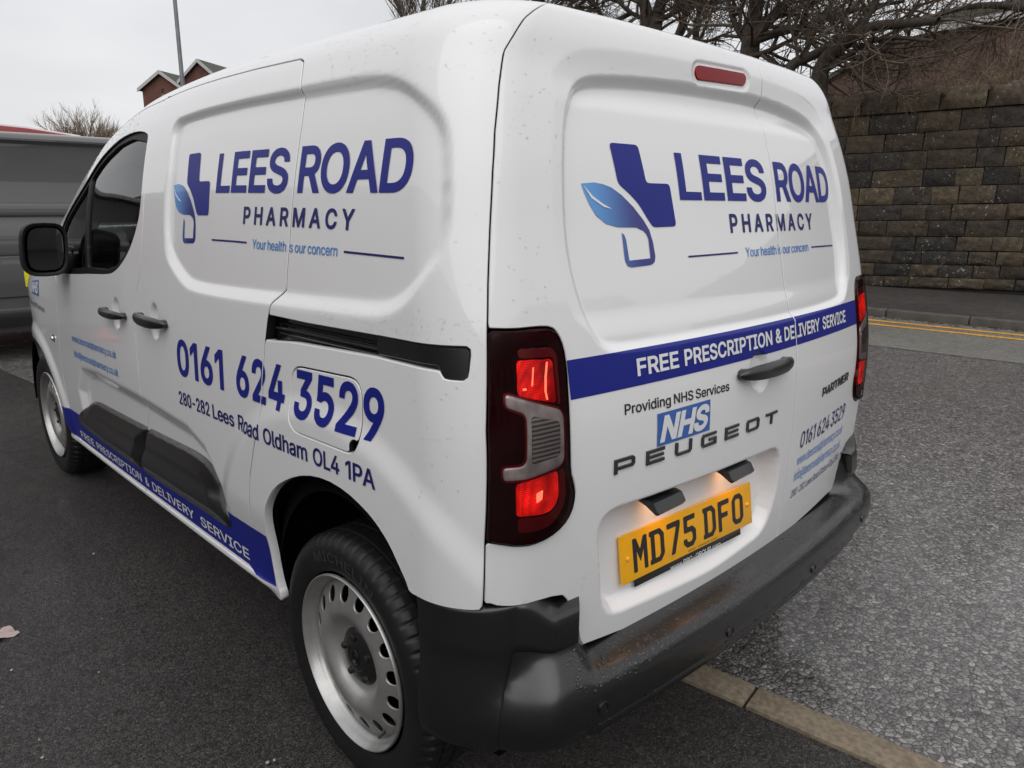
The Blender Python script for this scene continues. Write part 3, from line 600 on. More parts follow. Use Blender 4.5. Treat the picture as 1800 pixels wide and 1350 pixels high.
# ------------------------------------------------------------------ lamp post
M['galv']=mat('galvanised_steel',(.20,.205,.21),.5,metal=.4,noise=(5,.15))
lp=empty('lamp_post',(5.9,19.1,0),'tall grey lamp post rising behind the van in front of the gabled building','lamp post')
MB().tube([(5.9,19.1,0),(5.9,19.1,1.2)],[.085,.085],14).tube([(5.9,19.1,1.2),(5.9,19.1,1.3),(5.9,19.1,8.2)],[.085,.060,.042],14).build('pole',M['galv'],lp)
MB().tube([(5.9,19.1,8.15),(5.7,18.9,8.42),(5.2,18.3,8.50)],[.03,.03,.03],8).build('bracket',M['galv'],lp); MB().box((4.95,18.0,8.5),(.30,.62,.12),Matrix.Rotation(-.7,3,'Z'),.04).build('lantern',M['galv'],lp)

# ------------------------------------------------------------------ round-headed tree far left
rn=random.Random(77); bx,by=8.9,40.; ft=empty('bare_tree',(bx,by,0),'small round-headed bare tree beyond the grey van','tree')
tr=[([np.array([bx,by,0]),np.array([bx,by,1.5]),np.array([bx+.05,by,2.9])],[.16,.13,.11])]
lim=[]
for k in range(46):
    a=rn.uniform(0,6.28); el=math.acos(rn.uniform(.12,1)); d=np.array([math.cos(a)*math.sin(el),math.sin(a)*math.sin(el),math.cos(el)])
    lim.append(limb(rn,(bx,by,2.75),d,rn.uniform(1.7,2.15)*(1+.10*math.sin(el)),.050,.014,6,.07,.03))
tubes_mesh('trunk',tr+lim,M['twig'],ft,lambda r:8); tw=grow(rn,lim,0,[(13,16),(6,8)],[.80,.42],[.017,.012],.36,.10,.08); tubes_mesh('crown',tw,M['twig2'],ft,lambda r:3)

# ------------------------------------------------------------------ grey van across the end of the bay
M['greyp']=paint_mat('grey_paint',(.090,.088,.088),.35); M['redp']=paint_mat('red_paint',(.30,.02,.02),.35)
gv=empty('parked_van',(.3,7.5,0),'dark grey panel van parked crosswise in front, partly hidden at the left edge','van')
pf=[(7.9,1.915),(7.3,1.912),(6.98,1.908),(6.80,1.897),(6.735,1.875),(6.71,1.845),(6.712,1.830),(6.735,1.815),(6.748,1.80),(6.750,1.76),(6.742,1.55),(6.728,1.36),(6.722,1.335),(6.700,1.322),(6.692,1.31),(6.690,1.235),(6.694,1.225),(6.712,1.215),(6.712,1.20),(6.690,1.15),(6.672,1.05),(6.668,.93),(6.672,.905),(6.684,.895),(6.682,.885),(6.668,.875),(6.660,.80),(6.662,.62),(6.668,.56),(6.690,.545),(6.688,.46),(6.668,.445),(6.666,.30),(6.70,.26),(7.2,.25)]
gx=[-2.30,-2.27,-2.20,-2.0]+list(np.linspace(-1.8,2.0,24))+[2.2,2.5,2.8,3.05,3.2,3.27]
def gvf(i,j):
    x=gx[i]; y,z=pf[j]; e=0
    if i<3: e=[.10,.045,.012][i]
    if x>2.0: z=z-(max(0,(x-2.0))/1.27)**1.6*max(0,z-1.0)*.62; e=max(0,x-2.7)*.25
    return (x,y+e,z)
gmb=MB(); gmb.grid(gvf,len(gx),len(pf)); V0=len(gmb.V)
gmb2=MB(); gmb2.grid(lambda i,j:(gvf(i,j)[0],15.1-gvf(i,j)[1],gvf(i,j)[2]),len(gx),len(pf))
gmb.add(gmb2.V,[f[::-1] for f in gmb2.F]); n_=len(pf)
for i in (0,len(gx)-1):
    a=[i*n_+j for j in range(n_)]; b=[V0+i*n_+j for j in range(n_)]
    for j in range(n_-1): gmb.F.append((a[j],a[j+1],b[j+1],b[j]))
gmb.build('body',M['greyp'],gv,sharp=35,fixn=True)
for xw in (-1.35,1.75):
    for yw,s_ in ((6.75,-1),(8.35,1)):
        wq=MB(); wq.lathe([(.02,.0),(.20,.0),(.215,-.01),(.30,-.012),(.325,.02),(.325,.18),(.30,.21)],40,lambda r,t,q:(xw+r*math.cos(q),yw-s_*t*-1*-1 if s_<0 else yw-t,.325+r*math.sin(q))); w_=wq.build('wheel',M['rubber'],gv,fixn=True)
        MB().lathe([(.02,-.012),(.10,-.012),(.19,-.005),(.205,-.014)],30,lambda r,t,q:(xw+r*math.cos(q),(yw-s_*.0)+(t if s_<0 else -t),.325+r*math.sin(q))).build('rim',M['steel'],w_,fixn=True)
MB().box((-.262,6.666,.735),(.16,.012,.20),None,.004).build('yellow_marker',mat('high_vis_yellow',(.80,.72,.02),.5),gv)
MB().box((-2.31,7.5,1.25),(.02,1.3,.5),None,.005).build('rear_window',M['shiny'],gv); MB().box((.0,6.66,.37),(2.4,.03,.13),None,.01).build('side_moulding',M['plastic'],gv)
# red vehicle whose roof shows over the grey van
rv=empty('red_van',(-.95,11,0),'red van roof showing as a thin strip over the grey van','van')
rvm_=MB(); rpf=[(-1.9,.75),(-1.95,.90),(-1.9,1.3),(-1.75,2.05),(-1.1,2.245),(.6,2.24),(1.5,2.20),(2.1,2.135),(2.35,1.98),(2.75,1.5),(3.5,1.30),(3.65,.9),(3.6,.75)]
rvm_.grid(lambda i,j:(-.95+rpf[j][0],11+[-.95,-.93,-.80,0,.80,.93,.95][i]*(1 if rpf[j][1]<1.2 else .92),rpf[j][1]-([.10,.03,0,0,0,.03,.10][i])),7,len(rpf))
rvm_.F.append(tuple(range(len(rpf)))); rvm_.F.append(tuple(6*len(rpf)+j for j in range(len(rpf)-1,-1,-1))); rvm_.build('body',M['redp'],rv,sharp=40,fixn=True)
for xw in (-2.5,.2):
    for yw in (10.05,11.75): MB().tube([(xw,yw,.32),(xw,yw+.2,.32)],.32,28).build('wheel',M['rubber'],rv)
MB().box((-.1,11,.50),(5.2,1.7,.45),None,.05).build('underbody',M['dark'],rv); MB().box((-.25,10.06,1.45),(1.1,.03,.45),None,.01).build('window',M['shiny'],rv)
# traffic cone mirrored in the front door
tcn=empty('traffic_cone',(-2.2,7.6,0),'red and white traffic cone, mirrored in the front door of the white van','cone')
M['conered']=mat('cone_red',(.55,.04,.02),.5); 
MB().box((-2.2,7.6,.02),(.42,.42,.04),None,.01).build('base',M['conered'],tcn)
MB().lathe([(.155,.04),(.084,.42),(.049,.62),(.028,.75),(.001,.75)],28,lambda r,t,q:(-2.2+r*math.cos(q),7.6+r*math.sin(q),t)).build('cone',M['conered'],tcn,fixn=True)
MB().lathe([(.0855,.42),(.0505,.62)],28,lambda r,t,q:(-2.2+r*math.cos(q),7.6+r*math.sin(q),t)).build('reflective_sleeve',M['cap'],tcn,fixn=True)
# ------------------------------------------------------------------ the van body surface (real-size, metres)
# profile along h : z, half width w, rear position yr (at centre line)
PR=np.array([
[.20,.20,.870,.215],[.32,.32,.893,.200],[.45,.45,.906,.186],[.585,.585,.914,.178],[.74,.74,.919,.172],[.87,.87,.920,.171],[.98,.98,.918,.177],[1.08,1.08,.914,.193],
[1.20,1.20,.906,.217],[1.35,1.345,.888,.250],[1.50,1.49,.862,.283],[1.60,1.585,.839,.312],[1.68,1.66,.813,.338],[1.74,1.713,.785,.352],[1.79,1.746,.752,.366],[1.84,1.769,.708,.383],[1.90,1.785,.650,.425],[1.98,1.796,.572,.50],[2.10,1.804,.452,.62],[2.3,1.81,.25,.82],[2.5,1.812,.05,1.02]])
def _pch(x,X,Y):
    # natural-ish cubic hermite (catmull) interpolation
    d=np.gradient(Y,X)
    i=np.clip(np.searchsorted(X,x)-1,0,len(X)-2)
    h=X[i+1]-X[i]; t=(x-X[i])/h
    return (2*t**3-3*t**2+1)*Y[i]+(t**3-2*t**2+t)*h*d[i]+(-2*t**3+3*t**2)*Y[i+1]+(t**3-t**2)*h*d[i+1]
def prof(h):
    h=np.asarray(h,float); return _pch(h,PR[:,0],PR[:,1]),_pch(h,PR[:,0],PR[:,2]),_pch(h,PR[:,0],PR[:,3])
KB=.085; RC=.17
# front roof/screen drop
FY=np.array([1.2,1.5,1.82,2.07,2.27,2.45,2.6,2.8,3.0,3.2,3.4,3.6,3.9,4.2,4.5])
FZ=np.array([1.845,1.838,1.820,1.794,1.753,1.705,1.645,1.555,1.445,1.335,1.225,1.145,1.09,1.03,.9])   # roof-top height at y
def ztop(y): return _pch(np.clip(y,1.2,4.5),FY,FZ)
ZB=.95
def drop(y,z):
    # compress heights above ZB so the top follows ztop(y)
    f=np.clip((ztop(y)-ZB)/(1.845-ZB),0.05,1.0)
    return np.where(z>ZB,ZB+(z-ZB)*f,z)
def inset(y):
    r=np.where(y<1.5,.012*((1.5-y)/1.1)**2,0.)
    r=r+np.where(y>2.0,.006*((y-2.0)/1.4)**2,0)
    return r+np.where(y>3.30,.33*np.clip((y-3.30)/1.1,0,1)**2.2,0)
def plan(w,yr,yl):
    """corner geometry: tangent pt on rear xt,yt; arc centre cx,cy ; side start ys"""
    R=np.minimum(RC,.6*w)
    # iterate tangent angle
    xt=w-.8*R
    for _ in range(6):
        th=np.arctan(2*KB*xt); xt=w-R*(1-np.sin(th))
    th=np.arctan(2*KB*xt)
    cx=w-R; cy=yr+KB*xt**2+R*np.cos(th)
    return R,xt,th,cx,cy
def S(s,h):
    """s = signed lateral arc coordinate, 0 at rear centre line, negative = left. |s|<=xt rear, then arc, then side"""
    s=np.asarray(s,float); h=np.asarray(h,float)
    z,w,yr=prof(h)
    sg=np.where(s<0,-1.,1.); q=np.abs(s)
    w=w-.0
    R,xt,th,cx,cy=plan(w,yr,0)
    arc=R*(np.pi/2-th)
    # rear
    x1=q; y1=yr+KB*q**2
    # arc
    al=np.clip((q-xt)/R,0,np.pi/2-th)+th
    x2=cx+R*np.sin(al); y2=cy-R*np.cos(al)
    y3=cy+(q-xt-arc)
    x=np.where(q<xt,x1,x2); y=np.where(q<xt,y1,np.where(q<xt+arc,y2,y3))
    ins=inset(y)
    x=np.where(q<xt,x,x-ins*np.clip((q-xt)/arc,0,1))
    zz=drop(y,z)
    return np.stack([sg*x,y,zz],-1)
def s_of_y(y,h):
    """side: |s| for a given y at h"""
    z,w,yr=prof(h); R,xt,th,cx,cy=plan(w,yr,0); arc=R*(np.pi/2-th)
    return xt+arc+(y-cy)
def Sside(y,h,sg=-1):
    q=s_of_y(np.asarray(y,float),np.asarray(h,float)); return S(sg*q,h)
# ------------------------------------------------------------------ van: charts, relief, outlines
def base_pn(s, h):
    e=1e-3; P=S(s,h); N=np.cross(S(s+e,h)-S(s-e,h),S(s,h+e)-S(s,h-e)); N/=np.maximum(np.linalg.norm(N,axis=-1,keepdims=True),1e-12)
    return P,N
REC=chaikin([(1.645,1.628),(1.60,1.636),(1.40,1.641),(1.06,1.643),(.75,1.643),(.645,1.640),(.58,1.632),(.525,1.613),(.471,1.584),(.434,1.555),(.410,1.515),(.395,1.45),(.382,1.385),(.384,1.331),(.396,1.302),(.43,1.269),(.472,1.238),(.52,1.217),(.60,1.211),(.75,1.204),(.91,1.196),(1.22,1.183),(1.426,1.180),(1.483,1.193),(1.543,1.221),(1.593,1.255),(1.620,1.291),(1.632,1.406),(1.636,1.499),(1.642,1.57)],3)
RREC=chaikin([(-.600,1.489),(-.580,1.562),(-.558,1.603),(-.538,1.627),(-.51,1.645),(-.468,1.655),(-.361,1.665),(-.178,1.674),(.046,1.677),(.16,1.677),(.30,1.671),(.435,1.655),(.509,1.632),(.553,1.582),(.580,1.522),(.597,1.435),(.610,1.332),(.612,1.262),(.600,1.195),(.575,1.150),(.52,1.134),(.134,1.127),(-.199,1.129),(-.452,1.129),(-.542,1.132),(-.568,1.144),(-.585,1.166),(-.600,1.201),(-.612,1.247),(-.619,1.30),(-.618,1.36),(-.610,1.43)],3)
PREC=rpoly([(-.597,.783),(.112,.770),(.122,.64),(.085,.548),(-.17,.528),(-.56,.550)],.05)
SCAL=[(2.80,.30),(2.80,.60),(2.70,.712),(2.5,.735),(1.95,.742),(1.55,.735),(1.42,.70),(1.28,.55),(1.2,.42),(1.2,.30)]
def dispS(a, h):
    d=sdf(a,h,REC); w=.016+.020*ss((1.30-h)/.08)
    r=-.015*(1-bev(d/w,.10))
    q=np.hypot(a-.726,h-.318); r=r+.013*(1-ss((q-.60)/.07))*ss((h-.47)/.16)
    q=np.hypot(a-3.511,h-.318); r=r+.012*(1-ss((q-.43)/.06))*ss((h-.28)/.1)
    d=sdf(a,h,SCAL); r=r-.022*(1-ss((d+.055)/.06))*ss((h-(.462-(a-2.9)*.0425)+.02)/.07)
    for (x,y) in ((2.118,1.008),(1.735,1.026)):
        q=np.hypot((a-x)/.042,(h-y)/.060); r=r-.014*(1-ss((q-.70)/.30))
    # sill roll under the doors
    lo=.323+(3.0-a)*.0385; r=r+ss((a-1.03)/.10)*ss((3.17-a)/.06)*(.010*np.exp(-((h-(lo-.016))/.013)**2)-.012*ss((lo-.03-h)/.03))
    return r
def dispR(s, h):
    d=sdf(s,h,RREC); top=ss((h-1.60)/.06); low=ss((1.20-h)/.06)
    w=.018+.004*low; D=.014+.007*top
    r=-D*(1-bev(d/w,.12))
    # soft wide fall towards the recess along the top and sides
    wide=.016+(.032*(1-low)+.024*top); r=r-(.0065+.0055*top)*(1-low)*(1-bev(d/wide,.10))
    d=sdf(s,h,PREC); dep=.030+.13*np.clip(h-.53,0,.25); r=r-dep*(1-ss((d+.012)/.026))
    q=np.hypot((s+.022)/.050,(h-1.003)/.052); r=r-.016*(1-ss((q-.72)/.28))
    d=np.hypot(np.maximum(np.abs(s+.013)-.10,0),h-1.727-.045*s)-.030; r=r-.005*(1-ss((d+.004)/.008))
    return r
def MS(sg=-1, off=0., relief=True):
    def m(a, h, d):
        a=np.asarray(a,float); h=np.asarray(h,float); P,N=base_pn(sg*s_of_y(a,h),h)
        k=(dispS(a,h) if relief else 0)+off+d
        return P+N*np.broadcast_to(k,a.shape)[...,None]
    return m
def MR(off=0., relief=True):
    def m(s, h, d):
        s=np.asarray(s,float); h=np.asarray(h,float); P,N=base_pn(s,h)
        k=(dispR(s,h) if relief else 0)+off+d
        return P+N*np.broadcast_to(k,s.shape)[...,None]
    return m
SE_H=[.2,.664,.793,1.005,1.183,1.263,1.363,1.463,1.535,1.619,1.686,1.722,1.765,1.84,1.90,2.5]
SE_S=[.874,.874,.874,.865,.839,.825,.804,.782,.763,.734,.706,.677,.645,.575,.52,.04]
def seam_s(h): return np.interp(h,SE_H,SE_S)
G=.0030
FD=[(1.836,1.742),(1.840,1.698),(1.837,1.592),(1.826,1.364),(1.832,1.24),(1.848,1.175),(1.888,1.107),(1.927,.965),(1.938,.801),(1.960,.676),(2.005,.595),(2.055,.524),(2.078,.43),(2.080,.352),(2.99,.322),(3.04,.40),(3.052,.52),(3.045,.62),(3.02,.716),(2.97,.88),(2.935,1.10),(2.97,1.25),(3.02,1.45),(3.02,1.60),(2.90,1.69),(2.60,1.735),(2.2,1.746)]
SD=[(1.836,1.745),(1.840,1.698),(1.837,1.592),(1.826,1.364),(1.832,1.24),(1.848,1.175),(1.888,1.107),(1.927,.965),(1.938,.801),(1.960,.676),(2.005,.595),(2.055,.524),(2.078,.43),(2.080,.354),(1.15,.391),(1.147,.50),(1.120,.617),(1.095,.705),(1.042,.821),(1.014,.926),(1.005,.989),(.991,1.066),(.974,1.127),(.957,1.165),(.912,1.20),(.908,1.30),(.909,1.49),(.910,1.58),(.920,1.647),(.935,1.69),(.952,1.725),(.975,1.736),(1.15,1.739),(1.36,1.743),(1.62,1.747)]
WIN=chaikin([(1.862,1.620),(1.885,1.634),(1.95,1.650),(2.05,1.661),(2.22,1.671),(2.348,1.660),(2.482,1.636),(2.626,1.603),(2.796,1.572),(2.935,1.548),(2.965,1.47),(2.95,1.30),(2.875,1.18),(2.80,1.150),(2.55,1.141),(2.20,1.146),(2.10,1.162),(2.00,1.207),(1.925,1.262),(1.872,1.335),(1.855,1.39),(1.858,1.5)],2)
GLS=[(1.885,1.606),(2.05,1.640),(2.22,1.650),(2.348,1.638),(2.482,1.614),(2.527,1.600),(2.468,1.172),(2.22,1.166),(2.12,1.182),(2.02,1.225),(1.94,1.278),(1.892,1.342),(1.876,1.40)]
GLQ=[(2.556,1.592),(2.626,1.578),(2.796,1.545),(2.905,1.525),(2.932,1.46),(2.918,1.30),(2.85,1.195),(2.79,1.175),(2.497,1.172)]
ARR=chaikin([(1.03,.15),(1.035,.36),(1.05,.42),(1.052,.50),(1.047,.567),(1.036,.616),(1.015,.655),(.963,.711),(.884,.758),(.80,.791),(.712,.807),(.63,.803),(.56,.784),(.516,.763),(.479,.735),(.45,.700),(.421,.663),(.40,.60),(.38,.5),(.37,.15)],1)
ARF=chaikin([(3.10,.15),(3.12,.3),(3.139,.38),(3.157,.503),(3.188,.569),(3.238,.615),(3.288,.664),(3.342,.697),(3.443,.718),(3.532,.722),(3.63,.705),(3.72,.67),(3.80,.62),(3.85,.54),(3.88,.45),(3.90,.15)],1)
FLAP=rpoly([(.864,1.034),(.578,1.052),(.578,.893),(.864,.884)],.045)
RAIL=rpoly([(.976,1.138),(.79,1.141),(.528,1.150),(.290,1.156),(.290,1.092),(.342,1.092),(.347,1.106),(.532,1.104),(.858,1.086),(.985,1.072)],.012,3)
LAMP=chaikin([(-.90,1.186),(-.84,1.184),(-.79,1.181),(-.736,1.181),(-.702,1.178),(-.688,1.163),(-.680,1.14),(-.678,1.10),(-.682,1.04),(-.686,.962),(-.685,.90),(-.676,.878),(-.672,.855),(-.680,.82),(-.702,.795),(-.736,.780),(-.771,.777),(-.811,.782),(-.846,.791),(-.90,.80)],1)
DBOT=[(-.90,.668),(-.86,.668),(-.845,.662),(-.81,.657),(-.769,.654),(-.72,.649),(-.69,.642),(-.676,.627),(-.666,.603),(-.657,.557),(-.652,.515),(-.640,.500),(-.455,.481),(-.2,.480),(0,.477),(.168,.477),(.321,.486),(.57,.500),(.640,.502),(.652,.515),(.657,.557),(.666,.603),(.676,.627),(.69,.642),(.72,.649),(.769,.654),(.81,.657),(.845,.662),(.86,.668),(.90,.668)]
SPLIT=.186
def hb(a):
    k=.323+(3.0-a)*.0385-.048
    k=np.where(a<.43,.652+np.clip(.42-a,0,.2)*.06,k); return np.where(a>3.5,.36,k)
def F_body(relief_open=True):
    def f(a,h):
        r=np.maximum(a-4.25,hb(a)-h)
        r=np.maximum(r,seam_s(h)+G-s_of_y(a,h))
        for P in (ARR,ARF): r=np.maximum(r,-sdf(a,h,P))
        if relief_open:
            for P in (FD,SD,FLAP): r=np.maximum(r,-(sdf(a,h,P)-G))
            r=np.maximum(r,-sdf(a,h,RAIL))
        else:
            r=np.maximum(r,-sdf(a,h,WIN))
        r=np.maximum(r,-sdf(a,h,WSC))
        return r
    return f
WSC=rpoly([(2.74,1.98),(3.30,1.90),(3.30,2.6),(2.74,2.6)],.05)
def inter(*fs): return lambda u,v: np.maximum.reduce([f(u,v) for f in fs])
def inpoly(P,g=0.): return lambda u,v: sdf(u,v,P)+g
def outpoly(P,g=0.): return lambda u,v: -(sdf(u,v,P)-g)
# ------------------------------------------------------------------ van
van=empty('delivery_van',(0,2.1,0),'white panel van with blue pharmacy lettering, seen from behind, parked in the foreground','van')
def pan(name, F, mp, b, res, m, parent=van, gap_shade=False, **k):
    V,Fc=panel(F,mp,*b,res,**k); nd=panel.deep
    if not gap_shade: return obj(name,V,Fc,m,parent)
    o=obj(name,V,Fc,[m,M['gap_shade']],parent)
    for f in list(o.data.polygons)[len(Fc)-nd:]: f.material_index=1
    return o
L=MS(-1); R=MS(1,relief=False)
# body shell: left side, right side, roof over the rear doors, nose
V,Fc=panel(F_body(True),L,.20,4.27,.24,2.5,.010,rim=.022)
V2,F2=panel(F_body(False),R,.20,4.27,.24,2.5,.025,rim=.012)
mb=MB().add(V,Fc).add(V2,F2)
V,Fc=panel(lambda s,h:np.maximum(1.882-h,np.abs(s)-seam_s(h)+.0),MR(relief=False),-.6,.6,1.86,2.5,.02,rim=.02); mb.add(V,Fc)
def nose(i,j):
    h=.36+(1.95-.36)*j/24; p=MS(-1,relief=False)(np.array([4.25]),np.array([h]),0)[0]; x=p[0]*(1-i/10)
    bul=.16*(1-(1-i/10)**2)*(1 if j<16 else 1-(j-16)/8*.8)
    return (x*1.0 if i<20 else 0,p[1]+bul,p[2])
nv=[nose(i,j) for i in range(11) for j in range(25)]
nvr=[(-x,y,z) for x,y,z in nv]; nf=[(i*25+j,(i+1)*25+j,(i+1)*25+j+1,i*25+j+1) for i in range(10) for j in range(24)]
mb.add(nv,[f[::-1] for f in nf]).add(nvr,nf)
body=mb.build('body',M['white'],van,sharp=None)
# roof gutter line between doors and roof is left by the panel gap; black shell added behind so gaps read dark
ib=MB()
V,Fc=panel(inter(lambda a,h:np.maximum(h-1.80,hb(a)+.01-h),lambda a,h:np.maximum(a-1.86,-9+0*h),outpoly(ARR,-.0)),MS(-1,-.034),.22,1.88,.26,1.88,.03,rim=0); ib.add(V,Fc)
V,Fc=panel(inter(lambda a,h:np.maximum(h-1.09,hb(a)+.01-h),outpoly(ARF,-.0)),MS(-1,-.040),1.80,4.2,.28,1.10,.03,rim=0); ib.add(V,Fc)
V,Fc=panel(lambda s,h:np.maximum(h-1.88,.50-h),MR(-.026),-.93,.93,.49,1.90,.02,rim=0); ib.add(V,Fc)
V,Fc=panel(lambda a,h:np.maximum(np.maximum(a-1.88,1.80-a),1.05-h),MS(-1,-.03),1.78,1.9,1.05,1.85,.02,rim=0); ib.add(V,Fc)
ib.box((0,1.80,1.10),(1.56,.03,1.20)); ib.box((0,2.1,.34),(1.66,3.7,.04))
hl=MB()
for m_ in (MS(-1,-.03,relief=False),MS(1,-.03,relief=False)):
    V,Fc=panel(lambda a,h:np.maximum(np.maximum(a-2.73,1.82-a),1.70-h),m_,1.80,2.75,1.69,2.5,.03,rim=0); hl.add(V,Fc)
    V,Fc=panel(inter(lambda a,h:np.maximum(np.maximum(a-3.4,2.70-a),1.60-h),lambda a,h:h-1.88),m_,2.68,3.45,1.58,1.9,.03,rim=0); hl.add(V,Fc)
hl.box((-.38,2.62,1.545),(.52,.02,.13),Matrix.Rotation(.9,3,'X'),.008).box((.38,2.62,1.545),(.52,.02,.13),Matrix.Rotation(.9,3,'X'),.008)
hl.build('headlining',M['trim'],van,sharp=None)
ib.build('inner_dark_shell',M['dark'],van,sharp=None)
# doors
ap=(1.79,3.10,.31,1.77)
fd=pan('front_door',inter(inpoly(FD,G),outpoly(WIN)),L,ap,.008,M['white'],rim=.024,gap_shade=True)
sd=pan('sliding_door',inpoly(SD,G),L,(.89,2.10,.34,1.77),.006,M['white'],rim=.024,gap_shade=True)
def rd(sgn): return inter(inpoly([(-.95,1.95)]+DBOT+[(.95,1.95)],0),lambda s,h:np.abs(s)-seam_s(h)+G,lambda s,h:sgn*(s-SPLIT)+.0030,lambda s,h:h-1.88,outpoly(LAMP,.004),outpoly([(-x,y) for x,y in LAMP][::-1],.004))
RM=MR()
rdl=pan('rear_door',rd(1),RM,(-.90,.20,.46,1.89),.0045,M['white'],rim=.022,gap_shade=True); rdl['label']='wide left-hand rear door carrying the number plate and handle'
rdr=pan('rear_door',rd(-1),RM,(.17,.90,.46,1.89),.005,M['white'],rim=.022,gap_shade=True); rdr['label']='narrow right-hand rear door with the phone number and web address'
flap=pan('fuel_flap',inter(inpoly(FLAP,G),lambda a,h:.021-np.hypot(a-.592,h-.905)),L,(.56,.88,.87,1.06),.005,M['white'],rim=.012,gap_shade=True)
pan('finger_recess',lambda a,h:np.hypot(a-.598,h-.908)-.030,MS(-1,-.018),(.56,.64,.87,.95),.006,M['plastic'],flap,rim=0)
# door handles
def handle(name, mapf, c, half, hh, parent, flip, proj=.034, m='plastic'):
    mbh=MB(); n=22; k=10; V=[]
    def fn(i,j):
        t=-1+2*i/(n-1); q=2*math.pi*j/k
        env=(1-abs(t)**5)**.5 if abs(t)<1 else 0
        ht=hh*(.62+.38*(1-t*t)**.5)*(.35+.65*env) if abs(t)<1 else hh*.2
        lift=proj*(.30+.70*(1-abs(t)**2.6)); th=.011*(.4+.6*env)
        u=c[0]+half*t; v=c[1]+ht*math.sin(q)
        d=lift+th*math.cos(q)
        return u,v,d
    pts=[fn(i,j) for i in range(n) for j in range(k)]
    a=np.array(pts); P=mapf(a[:,0],a[:,1],a[:,2])
    F=[(i*k+j,i*k+(j+1)%k,(i+1)*k+(j+1)%k,(i+1)*k+j) for i in range(n-1) for j in range(k)]+[tuple(range(k)),tuple((n-1)*k+j for j in range(k-1,-1,-1))]
    mbh.add([tuple(p) for p in P],F)
    for sgn in (-1,1):          # feet reach down to the door skin
        pts=[]
        for d in (-.012,proj*.55):
            for j in range(8):
                q=2*math.pi*j/8; pts.append((c[0]+sgn*half*.80+.020*math.cos(q),c[1]+hh*.72*math.sin(q),d))
        a=np.array(pts); P=mapf(a[:,0],a[:,1],a[:,2])
        mbh.add([tuple(p) for p in P],[(j,(j+1)%8,8+(j+1)%8,8+j) for j in range(8)])
    return mbh.build(name,M[m],parent,sharp=50,fixn=True)
L0=MS(-1,relief=False); R0=MR(relief=False)
hf=handle('handle',L0,(2.120,1.010),.122,.017,fd,True)
hs=handle('handle',L0,(1.742,1.030),.128,.019,sd,True)
handle('handle',R0,(-.005,1.009),.132,.019,rdl,False)
kq=MB(); P=L0(np.array([2.036]),np.array([1.014]),np.array([.030]))[0]; kq.tube([P+np.array([.01,0,0]),P-np.array([.006,0,0])],.0065,12); kq.build('key_lock',M['shiny'],fd)
# front door window: black surround, glass panes, divider
pan('window_frame',inter(inpoly(WIN,.001),outpoly(GLS),outpoly(GLQ)),MS(-1,-.008,relief=False),(1.82,3.0,1.10,1.70),.009,M['frame'],fd,rim=.02)
pan('window_pane',inpoly(GLS,-.006),MS(-1,-.016,relief=False),(1.84,2.56,1.12,1.68),.02,M['glass'],fd,rim=0)
pan('quarter_pane',inpoly(GLQ,-.006),MS(-1,-.016,relief=False),(2.46,2.96,1.12,1.64),.02,M['glass'],fd,rim=0)
pan('window_pane',inpoly(WIN,-.006),MS(1,-.012,relief=False),(1.80,3.0,1.08,1.72),.03,M['glass'],van,rim=0)
wm=MB()
for m_ in (MS(-1,-.004,relief=False),MS(1,-.004,relief=False)):
    V,Fc=panel(inpoly(WSC,.004),m_,2.30,3.32,1.78,2.5,.03,rim=0); wm.add(V,Fc)
wm.build('windscreen',M['glass'],van,sharp=None)
# black door cladding
def clad(name, poly, parent):
    P=rpoly(poly,.045,5)
    def mp(a,h,d):
        k=sdf(a,h,P); hbc=np.where(a<2.06,.436+(2.06-a)*.0523,.436-(a-2.06)*.021); rise=(.009*bev(-k/.006,.3)+.019*np.clip((-k-.006)/.042,0,1))*(.25+.75*np.clip((h-hbc)/.075,0,1))
        return MS(-1)(a,h,d+.004+rise)
    return pan(name,inpoly(P),mp,(1.27,2.92,.38,.66),.006,M['plastic'],parent,rim=.01)
clad('lower_cladding',[(2.06,.436),(2.02,.560),(1.985,.612),(2.20,.600),(2.60,.578),(2.72,.545),(2.88,.452),(2.90,.418),(2.60,.416)],fd)
clad('lower_cladding',[(2.052,.436),(2.008,.560),(1.975,.613),(1.549,.640),(1.463,.637),(1.41,.617),(1.295,.517),(1.295,.476)],sd)
# sliding rail slot
rm=MB()
V,Fc=panel(inpoly(RAIL,-.02),MS(-1,-.030,relief=False),.25,1.02,1.05,1.18,.012,rim=0); rm.add(V,Fc)
for h0,dd in ((1.124,.018),(1.112,.010),(1.132,.008)):
    pts=[MS(-1,-.03+dd,relief=False)(np.array([a]),np.array([h0-.016*(a-.3)/.7]),0)[0] for a in np.linspace(.30,.95,14)]
    rm.tube(pts,.0032,6)
rm.build('door_rail',M['shiny'],van)
RC_=rpoly([(.532,1.1475),(.532,1.112),(.352,1.117),(.345,1.1),(.338,1.094),(.296,1.094),(.293,1.152)],.010,3)
pan('rail_cover',inpoly(RC_,.001),MS(-1,-.003,relief=False),(.28,.55,1.08,1.16),.005,M['plastic'],van,rim=.02)
# indicator on the wing
P,N=base_pn(np.array([-s_of_y(np.array([3.10]),np.array([.775]))[0]]),np.array([.775])); im=MB()
for sgn,rr,tt in ((0,.020,.004),(1,.013,.010)):
    im.lathe([(.0001,tt),(rr*.7,tt*.9),(rr,.0),(rr,-.01)],16,lambda r,t,q:tuple(P[0]+N[0]*t+np.array([0,math.cos(q)*r,math.sin(q)*r])))
im.build('indicator',M['chrome'],van,fixn=True)
